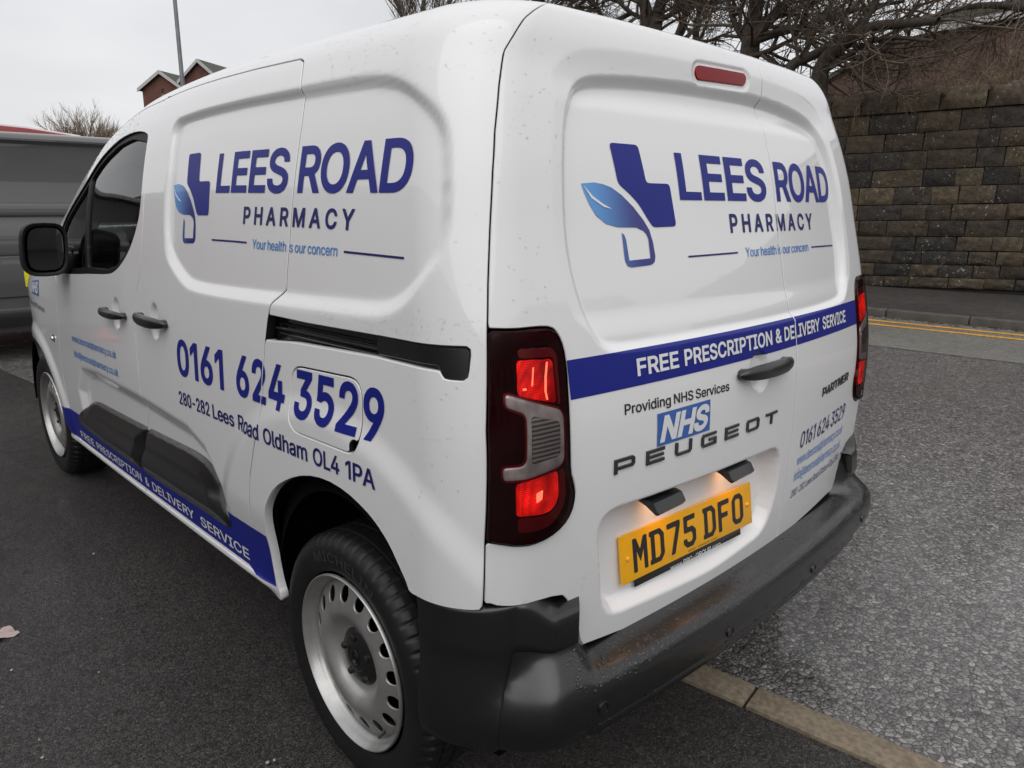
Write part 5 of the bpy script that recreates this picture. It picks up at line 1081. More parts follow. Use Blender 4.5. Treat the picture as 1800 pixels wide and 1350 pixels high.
# ------------------------------------------------------------------ lettering
GT = """&448:246,-1,294,17,315,30,371,92,389,124,403,167,408,224,349,224,343,174,327,131,315,112,286,81,251,59,232,52,193,46,158,51,143,57,118,76,102,101,98,115,98,146,110,174,121,188,154,217,269,303,301,336,309,349,320,375,324,404,317,442,297,475,266,499,224,512,176,512,134,499,102,474,82,440,75,398,81,361,96,327,121,293,364,0,438,0,179,314,145,363,137,399,145,431,151,440,168,453,201,461,233,454,255,434,262,405,255,375,237,352,223,340,120,264,70,220,47,189,40,173,34,133,36,108,43,84,54,62,69,42,110,12,136,1,197,-7;-453:114,244,114,188,337,188,337,244;.188:118,1,128,9,140,29,140,53,128,73,118,81,95,87,73,81,55,64,50,41,55,18,73,1,95,-4;0453:263,-3,295,7,323,24,348,48,368,77,384,113,396,155,403,202,403,306,396,353,384,395,368,431,348,461,323,484,295,502,262,512,227,516,191,512,159,502,130,484,106,461,85,431,69,395,57,353,50,306,48,254,50,202,57,155,69,113,85,77,105,48,130,24,158,7,191,-3,227,-7/203,52,182,60,163,74,147,92,123,144,115,176,109,254,115,332,134,393,147,416,163,435,182,449,203,457,227,460,250,457,271,449,290,435,320,393,338,332,344,254,342,213,338,176,320,116,306,92,290,74,271,60,250,52,227,50;1453:391,0,391,55,76,55,76,0/198,509,86,427,86,358,212,448,212,0,276,0,276,509;2453:389,0,389,57,153,60,317,235,363,299,377,336,380,354,379,398,372,423,361,445,346,465,306,497,281,507,225,516,168,507,143,496,121,482,102,464,86,442,75,418,68,391,66,362,127,362,132,398,148,427,172,447,188,454,224,460,258,455,287,441,298,431,315,405,320,371,311,327,282,282,64,47,64,0;3453:251,-5,309,12,354,45,383,90,390,116,393,145,391,173,371,222,354,244,333,262,308,276,279,286,247,290,211,289,211,278,372,461,372,509,70,509,70,452,288,452,288,448,157,299,157,248,229,246,254,241,275,234,306,211,316,196,328,163,328,125,315,93,291,69,275,61,239,51,200,51,165,59,137,76,118,100,109,132,44,132,48,104,57,79,70,57,108,22,159,1,218,-7;4453:413,105,413,163,109,166,311,509,247,509,40,158,40,105/343,0,343,318,282,318,282,0;5453:253,-4,282,3,309,15,352,52,369,76,381,102,388,132,390,187,379,231,358,269,330,299,294,321,252,332,212,333,178,325,134,301,151,452,366,452,366,509,96,509,67,253,128,246,152,262,184,273,218,277,257,270,275,262,303,237,314,221,326,183,326,141,314,104,291,75,276,64,241,51,188,54,160,68,138,89,130,102,122,130,60,130,63,105,71,82,83,60,99,41,140,11,165,1,221,-7;6453:257,-4,284,3,310,14,333,30,368,73,387,127,387,187,370,240,355,262,316,295,265,312,235,314,208,311,184,302,165,288,145,261,151,261,322,509,252,509,112,302,80,239,65,187,66,130,73,101,84,74,100,51,119,31,142,15,168,3,226,-7/190,55,160,73,148,86,138,102,126,138,126,179,131,197,138,214,160,241,174,252,207,264,245,264,263,259,293,241,314,213,322,196,327,157,322,119,314,101,293,73,263,55,226,48;7453:165,0,391,449,391,509,62,509,62,452,323,452,97,0;8453:259,-5,317,11,362,42,391,84,401,135,395,176,387,195,365,228,351,241,335,252,300,267,323,276,343,289,372,330,382,380,373,429,346,469,328,485,282,508,255,514,197,514,170,508,124,485,106,469,90,450,79,429,70,380,73,354,80,330,109,289,153,265,117,252,87,228,75,212,65,195,53,156,54,109,62,84,74,62,111,25,136,11,163,1,226,-7/205,50,167,60,139,79,129,91,121,106,115,139,117,157,130,189,140,202,169,223,206,234,247,234,265,230,283,223,312,202,330,173,337,139,331,106,323,91,313,79,285,60,248,50,226,49/193,294,165,308,154,318,138,344,134,359,134,392,138,407,153,432,164,442,208,459,244,459,260,455,288,442,299,432,308,420,318,392,318,359,307,330,287,308,274,300,260,294,226,290;9453:168,506,120,479,85,436,73,411,66,382,66,321,72,294,83,269,98,247,137,214,161,203,188,197,232,195,257,202,278,214,295,229,307,248,301,248,130,0,200,0,340,207,373,270,387,322,387,378,380,408,368,434,352,458,333,478,310,494,285,506,226,516/245,459,279,446,305,422,322,390,327,350,322,312,305,280,293,267,263,249,226,243,207,245,174,257,160,268,138,295,131,313,125,352,127,372,138,407,148,423,174,446,190,454,226,460;@676:429,-128,504,-107,489,-59,444,-73,394,-83,317,-83,280,-78,246,-68,215,-54,188,-37,165,-17,144,8,128,35,115,66,105,100,100,138,98,178,105,255,128,320,144,347,164,372,187,393,242,424,274,434,347,442,385,440,419,434,450,424,502,393,541,351,555,327,567,301,579,245,581,215,576,127,565,89,546,66,518,59,493,66,485,74,475,97,474,335,419,335,416,306,385,331,351,342,304,341,279,334,257,322,220,287,207,265,197,239,190,212,188,182,195,123,216,73,232,52,251,35,273,23,298,15,326,13,371,20,402,41,423,68,432,45,451,28,463,21,503,11,541,13,561,18,579,28,605,57,615,76,627,118,635,191,633,251,617,319,603,351,584,380,536,432,506,452,472,469,435,482,394,489,349,492,260,482,220,470,184,454,151,433,123,408,98,379,78,346,61,309,50,269,43,226,40,179,43,131,50,87,61,46,77,9,98,-24,122,-53,151,-77,184,-98,221,-114,262,-126,307,-133,355,-135/293,72,279,81,258,108,251,125,243,164,246,222,260,254,271,267,297,285,331,292,350,290,381,282,393,274,411,249,421,210,421,160,412,118,405,102,382,78,350,66,329,65;A480:85,0,213,371,245,478,232,478,287,302,395,0,463,0,276,509,201,509,16,0/370,142,370,199,110,199,110,142;C510:293,-6,341,5,363,13,402,38,420,53,448,91,459,112,473,160,408,160,397,128,380,102,357,81,330,65,300,56,267,53,237,56,210,63,184,76,161,94,141,117,125,145,113,177,106,213,103,254,106,295,113,332,125,364,141,391,161,414,184,432,209,445,237,453,267,456,315,449,344,437,357,428,389,395,404,365,408,348,473,348,459,397,435,438,419,456,383,485,362,496,317,511,267,516,225,512,186,501,150,484,119,459,92,429,70,393,53,352,44,305,40,254,44,203,53,157,70,115,92,79,119,49,150,25,186,7,225,-3,267,-7;D502:268,3,312,14,351,31,384,54,411,83,433,119,449,159,458,205,462,255,458,306,449,351,433,391,412,426,385,455,353,478,315,495,273,505,225,509,93,509,93,452,221,452,258,449,291,441,320,428,344,410,364,388,379,361,390,329,397,294,399,255,397,216,390,181,379,149,363,122,343,99,318,81,288,68,254,60,215,57,96,57,96,0,219,0/60,509,60,0,125,0,125,509;E419:375,0,375,57,125,57,125,229,355,229,355,286,125,286,125,452,372,452,372,509,60,509,60,0;F410:125,0,125,221,346,221,346,278,125,278,125,452,369,452,369,509,60,509,60,0;G520:308,-4,344,5,377,19,406,38,431,62,451,91,466,124,475,160,478,256,283,256,283,199,434,199,415,202,407,147,396,123,382,102,345,71,322,61,269,53,238,56,210,63,184,76,141,117,125,145,113,177,106,213,103,254,106,295,113,332,125,364,141,392,160,414,183,432,209,445,236,453,265,456,300,453,344,436,378,406,395,379,408,349,474,349,468,373,449,416,421,453,384,483,340,504,316,510,265,516,223,512,184,501,149,484,117,459,91,429,69,393,53,352,43,305,40,254,43,203,53,157,69,116,91,79,118,49,149,25,185,7,225,-3,269,-7;H517:125,0,125,232,392,232,392,0,457,0,457,509,392,509,392,289,125,289,125,509,60,509,60,0;I300:269,0,269,57,183,57,183,452,269,452,269,509,31,509,31,452,118,452,118,57,31,57,31,0;L393:361,0,361,57,125,57,125,509,60,509,60,0;M628:122,0,121,386,119,457,112,457,170,291,286,0,342,0,477,348,513,457,507,457,504,0,568,0,568,509,476,509,349,179,307,49,322,49,284,170,152,509,60,509,60,0;N523:125,0,125,313,119,454,108,452,168,346,387,0,463,0,463,509,399,509,399,142,405,54,414,55,363,151,136,509,60,509,60,0;O533:309,-3,348,7,384,25,415,49,442,79,464,115,480,157,490,203,493,254,490,305,480,352,464,393,442,429,415,459,384,484,348,501,309,512,267,516,225,512,186,501,150,484,119,459,92,429,70,393,53,352,44,305,40,254,44,203,53,157,70,115,92,79,119,49,150,25,186,7,225,-3,267,-7/237,55,210,63,184,76,161,94,125,144,113,176,106,213,103,254,106,295,113,332,125,364,142,392,161,415,184,433,237,453,267,456,324,446,349,433,372,415,392,392,408,365,420,332,428,295,428,213,420,176,408,144,392,116,372,94,349,76,324,63,296,55,267,53;P445:125,0,125,452,232,452,279,446,297,439,312,428,333,402,343,367,343,328,333,294,312,266,279,248,257,244,109,242,109,186,272,188,305,195,332,207,356,223,390,265,400,291,407,318,407,377,390,430,375,452,356,471,332,487,305,499,272,506,235,509,60,509,60,0;R449:125,0,125,452,258,451,298,440,325,419,334,405,344,371,344,333,334,300,313,276,280,260,258,256,96,255,96,198,236,198,273,200,305,206,333,217,376,250,390,271,401,296,407,323,407,381,401,408,376,455,333,489,305,500,273,506,236,509,60,509,60,0/428,0,303,229,230,229,353,0;S447:261,-7,294,0,349,25,370,43,399,87,406,112,407,161,402,180,395,198,384,213,359,238,344,248,295,270,184,302,142,324,122,345,115,376,117,391,129,418,152,440,185,454,225,459,254,456,280,449,302,437,320,421,332,402,337,378,401,378,398,403,390,427,377,449,360,468,316,498,289,508,227,516,165,508,138,498,92,468,75,448,62,425,54,400,52,372,56,341,67,313,86,289,112,269,145,253,296,205,322,189,340,168,346,139,344,122,329,92,317,79,286,60,246,50,185,53,150,66,123,88,114,102,104,137,38,137,42,109,51,83,64,60,81,40,102,23,128,9,156,-1,188,-7,224,-9;T449:193,452,193,0,257,0,257,452,417,452,417,509,32,509,32,452;U517:297,-6,332,2,363,15,391,33,414,55,433,80,446,108,454,140,457,173,457,509,393,509,393,178,391,155,377,113,349,80,331,68,285,53,259,52,232,53,187,68,153,95,132,133,124,178,124,509,60,509,60,173,63,140,71,108,85,80,103,55,126,33,154,15,186,2,220,-6,259,-8;V480:278,0,463,509,395,509,257,107,235,31,248,31,207,164,84,509,16,509,204,0;Y472:268,0,268,208,455,509,381,509,280,344,242,275,224,230,250,230,203,327,91,509,16,509,203,208,203,0;a389:199,-4,229,8,252,25,272,52,277,52,277,0,337,0,335,278,322,320,300,350,271,369,239,379,208,384,153,380,114,368,79,346,51,313,41,291,100,274,110,292,137,316,163,327,196,331,227,327,240,322,260,307,272,285,276,255,271,240,265,235,247,229,125,211,92,200,64,184,53,174,36,146,30,108,32,84,38,63,60,29,76,15,115,-3,160,-9/130,52,109,64,102,72,96,82,92,105,93,118,103,139,122,153,147,163,251,180,267,184,276,190,274,122,263,93,254,80,242,68,211,51,170,45;c396:261,-1,306,21,341,56,363,102,304,117,292,89,271,66,253,55,220,47,184,49,163,55,145,66,118,97,108,117,102,139,96,187,102,236,108,258,130,296,145,310,163,321,184,328,207,330,242,325,270,311,290,289,303,262,362,277,349,308,330,335,305,356,260,377,226,384,174,382,144,374,117,360,93,341,72,318,56,291,44,260,34,187,37,150,44,116,56,85,72,58,93,35,117,16,144,3,174,-5,207,-8;d424:236,-3,266,12,287,31,307,59,313,59,313,0,372,0,372,509,311,509,311,319,306,319,278,355,253,373,218,383,165,382,137,374,112,361,89,342,70,320,55,293,43,261,36,227,36,151,43,116,55,84,70,57,89,34,111,16,137,3,165,-6,195,-8/182,49,162,55,145,66,118,97,102,139,96,189,102,239,108,261,130,298,162,322,182,328,227,328,246,322,278,299,300,263,306,241,312,189,306,138,299,115,278,78,263,65,246,55,205,47;e404:261,-3,302,14,335,39,358,72,365,91,306,105,294,82,276,65,254,53,227,47,190,48,151,61,121,88,102,127,96,178,96,211,97,231,109,270,131,301,164,323,205,330,227,328,246,323,263,314,288,286,298,269,304,248,310,202,338,221,75,221,75,169,371,169,370,227,357,282,347,305,319,341,285,366,246,380,205,384,172,382,142,373,115,359,91,340,71,317,55,290,36,224,34,187,44,116,56,85,72,58,92,35,117,16,145,3,177,-5,212,-8;f254:6,379,6,327,228,327,228,379/142,0,142,419,147,449,164,468,178,472,202,474,227,468,243,521,201,530,169,529,152,525,135,519,107,499,87,470,81,432,81,0;g425:265,-144,291,-136,314,-124,334,-109,350,-90,363,-67,370,-40,372,-9,372,379,313,379,313,319,308,319,279,356,253,373,237,379,196,384,166,382,138,374,112,361,71,320,55,293,43,263,36,229,34,191,36,154,43,120,55,90,90,43,138,14,165,7,217,6,236,10,266,23,287,41,306,68,311,68,308,-34,298,-58,282,-75,261,-87,236,-95,207,-97,169,-93,142,-82,131,-74,101,-41,51,-69,59,-84,82,-110,114,-132,156,-146,207,-151/163,66,145,76,118,104,102,144,98,167,96,193,102,241,118,282,130,298,145,312,163,322,182,328,227,328,247,322,279,299,291,283,307,242,312,193,307,142,290,103,264,75,246,66,205,59;h410:115,248,126,283,147,308,161,317,192,328,210,329,235,326,256,318,273,304,286,286,293,263,296,235,296,0,357,0,355,271,350,298,341,321,313,356,295,369,252,383,200,382,175,374,152,362,132,344,116,319,102,287,114,287,114,509,53,509,53,0,114,0,114,227;i167:114,0,114,379,53,379,53,0/105,448,121,463,126,483,121,504,105,518,84,524,63,518,54,512,43,494,43,472,47,463,63,448,84,443;k381:177,199,184,199,360,379,284,379,121,212,110,212,110,137/114,0,114,509,53,509,53,0/372,0,191,229,148,186,294,0;l189:181,3,167,54,146,52,126,57,120,62,114,83,114,509,53,509,55,59,62,37,74,20,91,8,112,0,139,-2;m610:114,0,114,238,119,274,126,289,145,312,171,326,199,330,220,328,238,322,265,297,272,280,274,0,335,0,336,263,345,290,363,312,387,326,419,330,438,329,473,313,485,298,493,279,496,254,496,0,557,0,555,283,550,307,541,328,514,361,497,372,458,385,417,385,398,381,364,366,337,343,326,329,312,295,321,295,314,320,303,342,287,361,268,375,245,383,203,385,172,376,144,358,122,331,108,295,112,295,112,379,53,379,53,0;n410:115,248,126,283,147,308,161,317,192,328,210,329,235,326,256,318,273,304,286,286,293,263,296,235,296,0,357,0,355,271,350,298,341,321,313,356,295,369,252,383,200,382,175,374,152,362,132,344,116,319,102,287,112,287,112,379,53,379,53,0,114,0,114,227;o415:241,-5,271,3,299,16,323,35,343,58,359,85,371,116,379,150,379,225,371,260,359,291,343,318,323,341,299,360,271,374,241,382,174,382,144,374,117,360,93,341,72,318,56,291,44,260,34,187,37,150,44,116,56,85,72,58,93,35,117,16,144,3,174,-5,207,-8/163,55,145,66,130,80,108,117,96,187,102,236,108,258,130,296,145,310,163,321,184,328,231,328,252,321,285,296,298,278,314,236,319,187,314,139,298,97,270,66,252,55,207,46;p424:114,-143,114,59,118,59,138,31,159,12,189,-3,229,-8,260,-6,288,3,313,16,336,34,355,57,370,84,381,116,388,151,388,227,370,293,354,320,335,342,313,361,287,374,259,382,207,383,171,373,137,346,118,319,112,319,112,379,53,379,53,-143/198,49,179,55,147,78,135,95,125,115,114,162,114,216,118,241,134,282,161,312,178,322,198,328,243,328,262,322,295,298,307,281,323,239,328,189,323,139,306,97,279,66,262,55,220,47;r259:114,0,114,237,115,254,126,284,146,306,174,321,207,326,243,322,240,384,191,383,171,377,152,367,137,354,112,321,112,379,53,379,53,0;s365:210,-7,260,6,298,31,323,65,329,85,331,107,328,131,320,153,306,171,287,187,261,200,152,229,124,243,110,264,111,292,131,317,147,326,187,333,210,331,243,316,254,304,268,277,324,290,309,324,286,352,254,372,212,383,161,383,137,378,95,360,79,347,65,332,49,295,47,274,50,249,58,227,72,208,92,192,149,170,229,150,254,136,262,126,268,103,258,74,227,53,206,47,160,47,124,60,101,87,94,107,36,94,41,73,50,54,76,24,93,12,133,-3,182,-8;t227:6,379,6,327,204,327,204,379/65,93,68,64,77,41,92,21,113,7,138,-1,168,-4,200,-2,213,2,202,54,180,50,156,51,144,55,130,70,126,98,126,471,65,471;u410:209,-3,234,5,257,17,277,35,294,60,307,92,298,92,298,0,357,0,357,379,296,379,296,153,290,113,274,83,263,71,234,55,200,50,175,53,154,61,137,75,124,94,116,117,114,379,53,379,53,139,54,109,60,82,69,59,97,23,135,2,182,-5;v389:226,0,371,379,305,379,216,132,184,21,206,21,173,132,84,379,17,379,163,0;w567:199,0,263,225,291,338,277,338,309,207,368,0,429,0,545,379,480,379,420,163,391,41,402,41,382,136,316,379,252,379,192,163,165,41,175,41,147,164,87,379,23,379,138,0;y389:82,-145,125,-141,139,-136,165,-119,187,-93,204,-58,371,379,305,379,202,87,184,21,206,21,173,132,84,379,17,379,163,-1,145,-51,138,-64,122,-81,94,-90,61,-86,47,-139"""
GL={}
for it in GT.split(';'):
    ch=it[0]; a,rest=it[1:].split(':'); loops=[]
    for l in rest.split('/'):
        k=list(map(int,l.split(','))); loops.append([(k[i],k[i+1]) for i in range(0,len(k),2)])
    GL[ch]=(int(a),loops)
GL['1']=(300,[[(x-40,y) for x,y in GL['1'][1][1]]])
def offs(P, d):
    """grow a polygon outline by d (outer loops run anticlockwise, holes clockwise)"""
    P=np.array(P,float); n=len(P); o=[]
    for i in range(n):
        a,b,c=P[i-1],P[i],P[(i+1)%n]; u=b-a; v=c-b; u/=max(np.hypot(*u),1e-9); v/=max(np.hypot(*v),1e-9)
        n1=np.array([u[1],-u[0]]); n2=np.array([v[1],-v[0]]); k=n1+n2; L_=np.hypot(*k)
        if L_<.3: k=n1; s_=1
        else: k/=L_; s_=min(1/max(k@n1,.5),2.0)
        o.append(tuple(b+k*d*s_))
    return o
def area(P): return sum(P[i-1][0]*P[i][1]-P[i][0]*P[i-1][1] for i in range(len(P)))/2
def tri_loops(loops):
    """filled triangles of a set of outlines (outer loops anticlockwise, holes clockwise), by non-zero winding"""
    from mathutils.geometry import delaunay_2d_cdt
    vs=[Vector(p) for l in loops for p in l]; ed=[]; b=0
    for l in loops: ed+=[(b+k,b+(k+1)%len(l)) for k in range(len(l))]; b+=len(l)
    xs=[v.x for v in vs]; sc=max(xs)-min(xs)
    V,E_,F,_1,_2,_3=delaunay_2d_cdt(vs,ed,[],0,sc*1e-6)
    V=np.array([v[:] for v in V]); F=np.array(F); c=V[F].mean(1); wn=np.zeros(len(c),int)
    for l in loops:
        P=np.array(l,float)
        for k in range(len(P)):
            a,e=P[k-1],P[k]; cr=(e[0]-a[0])*(c[:,1]-a[1])-(c[:,0]-a[0])*(e[1]-a[1])
            wn+=((a[1]<=c[:,1])&(e[1]>c[:,1])&(cr>0)).astype(int)-((a[1]>c[:,1])&(e[1]<=c[:,1])&(cr<0)).astype(int)
    return [([tuple(v) for v in V],[tuple(f) for f in F[wn>0].tolist()])]
def lay(name, comps, mapf, m, parent, maxlen=.03, off=.0012, cuts=(), sort=True, colf=None):
    """comps: [(verts2d, tris)] in chart units -> thin film lying on the surface"""
    bm=bmesh.new()
    for ci,(vs,ts) in enumerate(comps):
        vv=[bm.verts.new((x,y,ci%3)) for x,y in vs]
        for t in ts:
            try: bm.faces.new([vv[k] for k in t])
            except ValueError: pass
    for (p,q,g) in cuts:   # cut a strip of half-width g along the line p-q
        d=Vector((q[0]-p[0],q[1]-p[1],0)).normalized(); nn=Vector((d.y,-d.x,0))
        for s_ in (-g,g):
            bmesh.ops.bisect_plane(bm,geom=bm.verts[:]+bm.edges[:]+bm.faces[:],plane_co=Vector((p[0],p[1],0))+nn*s_,plane_no=nn)
        kill=[f for f in bm.faces if abs((f.calc_center_median()-Vector((p[0],p[1],0))).dot(nn))<g]
        bmesh.ops.delete(bm,geom=kill,context='FACES')
    for _ in range(7):
        ed=[e for e in bm.edges if (e.verts[0].co.xy-e.verts[1].co.xy).length>maxlen]
        if not ed: break
        bmesh.ops.subdivide_edges(bm,edges=ed,cuts=1); bmesh.ops.triangulate(bm,faces=[f for f in bm.faces if len(f.verts)>3])
    bmesh.ops.delete(bm,geom=[v for v in bm.verts if not v.link_faces],context='VERTS'); bm.verts.index_update(); a=np.array([v.co[:] for v in bm.verts]); F=[tuple(v.index for v in f.verts) for f in bm.faces]; bm.free()
    P=mapf(a[:,0],a[:,1],off+a[:,2]*.00015)
    o=obj(name,P,F,m,parent)
    # face outward
    me=o.data; f=me.polygons[0]; i0,i1,i2=list(f.vertices)[:3]; c=P[i0]; pr=mapf(a[i0:i0+1,0],a[i0:i0+1,1],np.array([.05]))[0]-c
    nsum=np.zeros(3)
    for f in list(me.polygons)[:40]: nsum+=np.array(f.normal)*f.area
    if nsum@pr<0: me.flip_normals()
    if colf is not None:
        at=me.color_attributes.new('Col','FLOAT_COLOR','POINT'); c=colf(a[:,0],a[:,1]); at.data.foreach_set('color',np.concatenate([c,np.ones((len(c),1))],1).ravel())
    return o
def glyphs(s, bold, track=0, slant=0.):
    x=0; comps=[]; lo=1e9; hi=-1e9
    for ch in s:
        if ch==' ': x+=150+track; continue
        a,loops=GL[ch]
        lp=[[(px+x+slant*py,py) for px,py in offs(l,bold)] if bold else [(px+x+slant*py,py) for px,py in l] for l in loops]
        for l in lp: lo=min(lo,min(p[0] for p in l)); hi=max(hi,max(p[0] for p in l))
        comps+=tri_loops(lp); x+=a+track
    return comps,lo,hi
def text(name, s, mapf, p0, p1, cap, m, parent=van, bold=16, track=-18, slant=0., cuts=(), off=.0012, maxlen=.03, base_bold=True):
    comps,lo,hi=glyphs(s,bold,track,slant); H=509+2*bold
    p0=np.array(p0); p1=np.array(p1); cap=np.array(cap)
    C=[([tuple(p0+(p1-p0)*((x-lo)/(hi-lo))+cap*((y+bold)/H)) for x,y in vs],ts) for vs,ts in comps]
    return lay(name,C,mapf,m,parent,maxlen,off,cuts)
def poly_decal(name, P, mapf, m, parent=van, holes=(), **k):
    loops=[P if area(P)>0 else P[::-1]]+[h if area(h)<0 else h[::-1] for h in holes]
    return lay(name,tri_loops(loops),mapf,m,parent,**k)
LS=MS(-1); LR=MR()
cs=[((.908,1.2),(.9085,1.6),.003)]; cl=[((1.0035,1.0),(1.044,.82),.003)]; cr_=[((SPLIT,.5),(SPLIT,1.7),.003)]
# left side
text('sign_lettering','LEES',LS,(1.321,1.424),(.937,1.424),(0,.1045),M['blue'],bold=20,track=-14)
text('sign_lettering','ROAD',LS,(.889,1.424),(.479,1.426),(0,.1045),M['blue'],bold=20,track=-14)
text('sign_lettering','PHARMACY',LS,(1.145,1.346),(.650,1.349),(0,.0435),M['navy'],bold=21,track=185,cuts=cs)
text('slogan_lettering','Your health is our concern',LS,(1.088,1.287),(.703,1.292),(0,.0235),M['sky'],bold=6,track=-12,cuts=cs)
for a0,a1,h0,h1 in ((1.326,1.119,1.296,1.298),(.679,.476,1.301,1.301)):
    poly_decal('rule_line',[(a0,h0),(a1,h1),(a1,h1+.0045),(a0,h0+.0045)],LS,M['navy'])
def bl(a): return .8885+(1.52-a)*.0455
for s_,a0,a1 in (('0161',1.563,1.236),('624',1.157,.896),('3529',.846,.503)):
    text('phone_number',s_,LS,(a0,bl(a0)),(a1,bl(a1)),(-.004,.1105),M['blue'],bold=22,track=6,cuts=cl if s_=='624' else ([((.578,.89),(.578,1.04),.003)] if s_=='3529' else ()))
for s_,a0,a1 in (('280-282',1.577,1.349),('Lees',1.327,1.189),('Road',1.163,1.022),('Oldham',.995,.782),('OL4',.757,.649),('1PA',.625,.517)):
    fb=lambda a:.7935+(1.576-a)*.0425
    text('address_lettering',s_,LS,(a0,fb(a0)),(a1,fb(a1)),(-.001,.0415),M['navy'],bold=15,track=-6)
text('web_address','www.leesroadpharmacy.co.uk',LS,(2.763,.812),(2.167,.834),(0,.030),M['sky'],bold=8,track=-6)
text('email_address','info@leesroadpharmacy.co.uk',LS,(2.765,.746),(2.170,.767),(0,.030),M['sky'],bold=8,track=-6)
# dark blue band along the sill with its lettering
def st_top(a): return .462-(a-2.9)*.0425
def st_bot(a): return .3265+(3.0-a)*.0385
top=[(a,st_top(a)) for a in np.linspace(3.14,1.056,40)]; bot=[(a,st_bot(a)+(0 if a>1.16 else -.012)) for a in np.linspace(1.052,3.125,40)]
poly_decal('blue_band',top+bot,LS,M['blue'],maxlen=.012,off=.0010)
for s_,a0,a1 in (('FREE',2.934,2.72),('PRESCRIPTION',2.684,2.104),('&',2.063,2.025),('DELIVERY',1.987,1.598),('SERVICE',1.545,1.198)):
    fb=lambda a:.344+(2.93-a)*.0393
    text('band_lettering',s_,LS,(a0,fb(a0)),(a1,fb(a1)),(0,.034),M['wvinyl'],bold=13,track=8,off=.0022,maxlen=.015)
# wing badge
def nhs(mapf, rect, m):
    (a0,h0),(a1,h1)=rect; g=poly_decal('health_badge',[(a0,h0),(a1,h0),(a1,h1),(a0,h1)],mapf,M['nhs'])
    w=a1-a0; hh=h1-h0
    t=text('badge_lettering','NHS',mapf,(a0+.04*w,h0+.10*hh),(a1-.03*w,h0+.10*hh),(0,.80*hh),M['wvinyl'],bold=34,track=-22,slant=.22,off=.0022)
    t.parent=g; return g
nhs(LS,((3.43,.945),(3.275,1.135)),None)
text('badge_caption','Providing NHS Services',LS,(3.565,.885),(3.20,.880),(0,.026),M['bvinyl'],bold=6,track=-4)
# rear doors
text('sign_lettering','LEES',LR,(-.256,1.421),(.139,1.421),(0,.1065),M['blue'],bold=20,track=-14)
text('sign_lettering','ROAD',LR,(.197,1.421),(.585,1.421),(0,.1065),M['blue'],bold=20,track=-14)
text('sign_lettering','PHARMACY',LR,(-.062,1.344),(.420,1.343),(0,.0455),M['navy'],bold=21,track=185,cuts=cr_)
text('slogan_lettering','Your health is our concern',LR,(-.003,1.283),(.370,1.283),(0,.0235),M['sky'],bold=6,track=-12,cuts=cr_)
for a0,a1,h0,h1 in ((-.25,-.041,1.2925,1.2935),(.393,.568,1.291,1.289)):
    poly_decal('rule_line',[(a0,h0),(a1,h1),(a1,h1+.004),(a0,h0+.004)],LR,M['navy'])
poly_decal('blue_band',[(-.676,1.041),(.676,1.041),(.676,1.115),(-.676,1.115)],LR,M['blue'],off=.0010,cuts=cr_,maxlen=.008)
for s_,a0,a1 in (('FREE',-.490,-.355),('PRESCRIPTION',-.334,.045),('&',.064,.099),('DELIVERY',.114,.344),('SERVICE',.366,.562)):
    text('band_lettering',s_,LR,(a0,1.060),(a1,1.060),(0,.0355),M['wvinyl'],bold=21,track=-4,off=.0024,cuts=cr_ if s_=='DELIVERY' else (),maxlen=.012)
text('badge_caption','Providing NHS Services',LR,(-.535,.9885),(-.167,.980),(0,.0215),M['bvinyl'],bold=12,track=-6)
nhs(LR,((-.436,.901),(-.246,.973)),None)
text('phone_number','0161 624 3529',LR,(.252,.738),(.614,.752),(0,.049),M['navy'],bold=4,track=-4,slant=0)
text('web_address','www.leesroadpharmacy.co.uk',LR,(.246,.688),(.620,.699),(0,.030),M['sky'],bold=3,track=-12)
text('email_address','info@leesroadpharmacy.co.uk',LR,(.243,.641),(.621,.650),(0,.030),M['sky'],bold=3,track=-12)
text('address_lettering','280-282 Lees Road Oldham OL4 1PA',LR,(.240,.590),(.625,.605),(0,.0235),M['navy'],bold=0,track=-10)
# pharmacy emblem: a cut cross and a leaf that fades from light to dark blue
EP=rpoly([(-.465,1.5375),(-.377,1.5375),(-.368,1.456),(-.289,1.456),(-.281,1.363),(-.362,1.362),(-.380,1.384),(-.400,1.411),(-.425,1.432),(-.457,1.453)],.010,3)
EL=[(-.562,1.4505),(-.526,1.4535),(-.502,1.4505),(-.479,1.4445),(-.451,1.4295),(-.419,1.405),(-.391,1.377),(-.376,1.356),(-.369,1.330),(-.367,1.301),(-.371,1.289),(-.380,1.2835),(-.390,1.282),(-.447,1.280),(-.458,1.283),(-.463,1.291),(-.4645,1.301),(-.4635,1.352),(-.457,1.348),(-.4535,1.339),(-.4515,1.2945),(-.3835,1.2965),(-.3825,1.338),(-.387,1.348),(-.395,1.355),(-.416,1.3625),(-.473,1.364),(-.506,1.371),(-.532,1.388),(-.547,1.411),(-.557,1.434)]
EV=[(-.558,1.4475),(-.535,1.4255),(-.509,1.4105),(-.485,1.4005),(-.508,1.4045),(-.540,1.4215)]
def leafcol(f):
    def c(u,v):
        t=np.clip((f(u)+.56)/.16,0,1)[:,None]; t=np.maximum(t*t*(3-2*t),np.clip((1.36-v)/.05,0,1)[:,None]*.75)
        return np.array([.10,.33,.72])*(1-t)+np.array([.014,.018,.20])*t
    return c
M['leaf']=mat('leaf_print',(.1,.2,.5),.35,coat=.4); _n=M['leaf'].node_tree; _a=_n.nodes.new("ShaderNodeVertexColor"); _a.layer_name='Col'; _n.links.new(_a.outputs['Color'],_n.nodes['Principled BSDF'].inputs['Base Color'])
fs=lambda x:1.622-(x+.561)*.946
